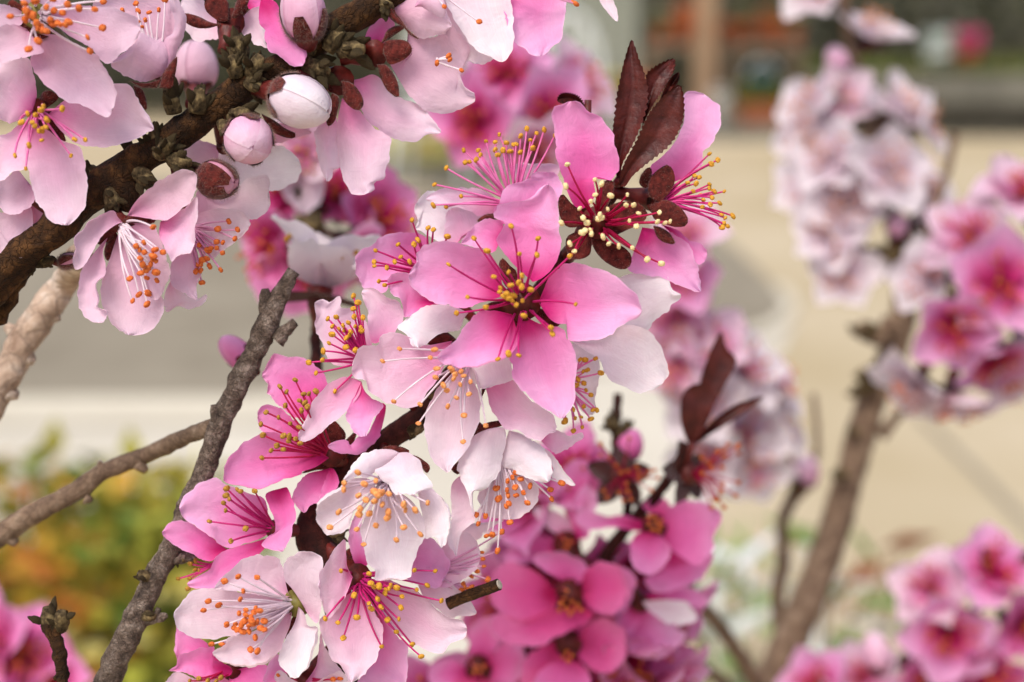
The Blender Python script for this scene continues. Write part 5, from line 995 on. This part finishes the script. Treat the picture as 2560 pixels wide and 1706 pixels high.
# white garden chairs and the bed of yellow flowers behind the pink blossoms
def chair(px, py, yy, rot, label):
    x, _ = col_x(px, py, yy); o = empty('garden_chair', (x, yy, 0)); tag(o, label, 'chair', 'white garden chairs')
    m = Matrix.Translation((x, yy, 0)) @ Matrix.Rotation(rot, 4, 'Z')
    def pt(a, b_, c_): return m @ Vector((a, b_, c_))
    v, f = lathe([(.2, .42), (.21, .43), (.21, .45), (.001, .46)], (0, 0, 0), 20); mesh_obj('seat', [m @ q for q in v], f, M['white'], o, (x, yy, .43))
    for sx_, sy_ in ((-1, -1), (1, -1), (-1, 1), (1, 1)):
        v, f = tube([pt(sx_ * .16, sy_ * .16, .43), pt(sx_ * .2, sy_ * .2, 0)], [.013, .011], 8); mesh_obj('leg', v, f, M['white'], o, v[0])
    hp = [pt(.2 * math.cos(a), .17, .43 + .48 * math.sin(a) ** .8) for a in [math.pi * i / 14 for i in range(15)]]
    v, f = tube(hp, [.018] * 15, 8); mesh_obj('back_hoop', v, f, M['white'], o, hp[0])
    for q in (-.1, 0, .1):
        v, f = tube([pt(q, .17, .43), pt(q, .17, .88 if q == 0 else .84)], [.009, .009], 6); mesh_obj('back_bar', v, f, M['white'], o, v[0])
chair(1445, 250, 8.2, .3, 'white hoop-backed garden chair behind the spent blossom leaves')
chair(1085, 330, 7.4, -.2, 'white hoop-backed garden chair behind the yellow flower bed')
y0 = G(1050, 460).y
xa, _ = col_x(880, 420, y0); xb, _ = col_x(1260, 420, y0)
root = empty('flower_bed', ((xa + xb) / 2, y0, 0)); tag(root, 'low grey trough of yellow flowers seen between the hanging petals', 'planter')
v, f = boxm((xa, y0, 0), (xb, y0 + .25, .10)); mesh_obj('trough', v, f, M['slab'], root, v[0], smooth=False)
V, Fc, C = leaf_cloud(700, lambda r: (r.uniform(xa, xb), y0 + r.uniform(.02, .23), .10 + r.uniform(0, .16)), .05, ['#c9bb45', '#ded069', '#9aa04a', '#d8cf8a', '#c7802f'], r, .7); mesh_obj('flowers', V, Fc, M['foliage'], root, (xa, y0, .1), C, smooth=False)

# pale slatted fence behind the chairs and a timber post by the stand
yf = ye + .75
xa, zt_ = col_x(1000, 20, yf); xb, _ = col_x(1600, 20, yf)
M['fence'] = simple('fence', '#868a7c', '#a0a294', .85, 8)
root = empty('slat_fence', ((xa + xb) / 2, yf, 0)); tag(root, 'pale grey upright slat fence behind the white garden chairs', 'fence')
n_ = 22
for i in range(n_):
    x_ = xa + (xb - xa) * i / n_
    v, f = boxm((x_, yf, .05), (x_ + (xb - xa) / n_ * .86, yf + .018, 1.02 + .01 * (i % 3))); mesh_obj('slat', v, f, M['fence'], root, v[0], smooth=False)
for z_ in (.25, .8):
    v, f = boxm((xa, yf + .02, z_), (xb, yf + .05, z_ + .06)); mesh_obj('rail', v, f, M['fence'], root, v[0], smooth=False)
for x_ in (xa, (xa + xb) / 2, xb - .07):
    v, f = boxm((x_, yf + .052, 0), (x_ + .07, yf + .12, 1.05)); mesh_obj('post', v, f, M['fence'], root, v[0], smooth=False)
M['post'] = simple('post', '#8a6f55', '#a88c70', .85, 10)
xp, _ = col_x(1762, 120, ye + .4)
root = empty('timber_post', (xp, ye + .4, 0)); tag(root, 'tan timber post standing before the plant stand', 'post')
v, f = boxm((xp - .07, ye + .36, 0), (xp + .07, ye + .46, 2.4)); mesh_obj('post_shaft', v, f, M['post'], root, v[0], smooth=False)
v, f = boxm((xp - .1, ye + .33, 0), (xp + .1, ye + .49, .13)); mesh_obj('post_base', v, f, M['slab'], root, v[0], smooth=False)
for px, cc, lb in ((1515, ['#d8b93a', '#e3cf62', '#7f8a3a'], 'yellow flowering pot in front of the slat fence'), (1590, ['#c98a4a', '#d96f36', '#6a7034'], 'orange flowering pot between the slat fence and the timber post')):
    x, _ = col_x(px, 300, ye + .15); c = (x, ye + .15, .11)
    pot = empty('flower_pot', c); tag(pot, lb, 'pot')
    v, f = lathe([(.06, 0), (.085, .13), (.095, .13), (.095, .16), (.08, .16), (.001, .14)], c); mesh_obj('pot_body', v, f, M['trough'], pot, c)
    V, Fc, C = leaf_cloud(200, lambda r: (c[0] + r.uniform(-.1, .1), c[1] + r.uniform(-.08, .08), c[2] + .14 + r.uniform(0, .16)), .06, cc, r, .7); mesh_obj('plant_foliage', V, Fc, M['foliage'], pot, c, C, smooth=False)
# leaves and petals too small to pick apart stay joined in one part
for o in bpy.data.objects:
    if o.parent and o.name.split('.')[0] in ('flowers', 'plant_foliage', 'foliage'): o['kind'] = 'stuff'
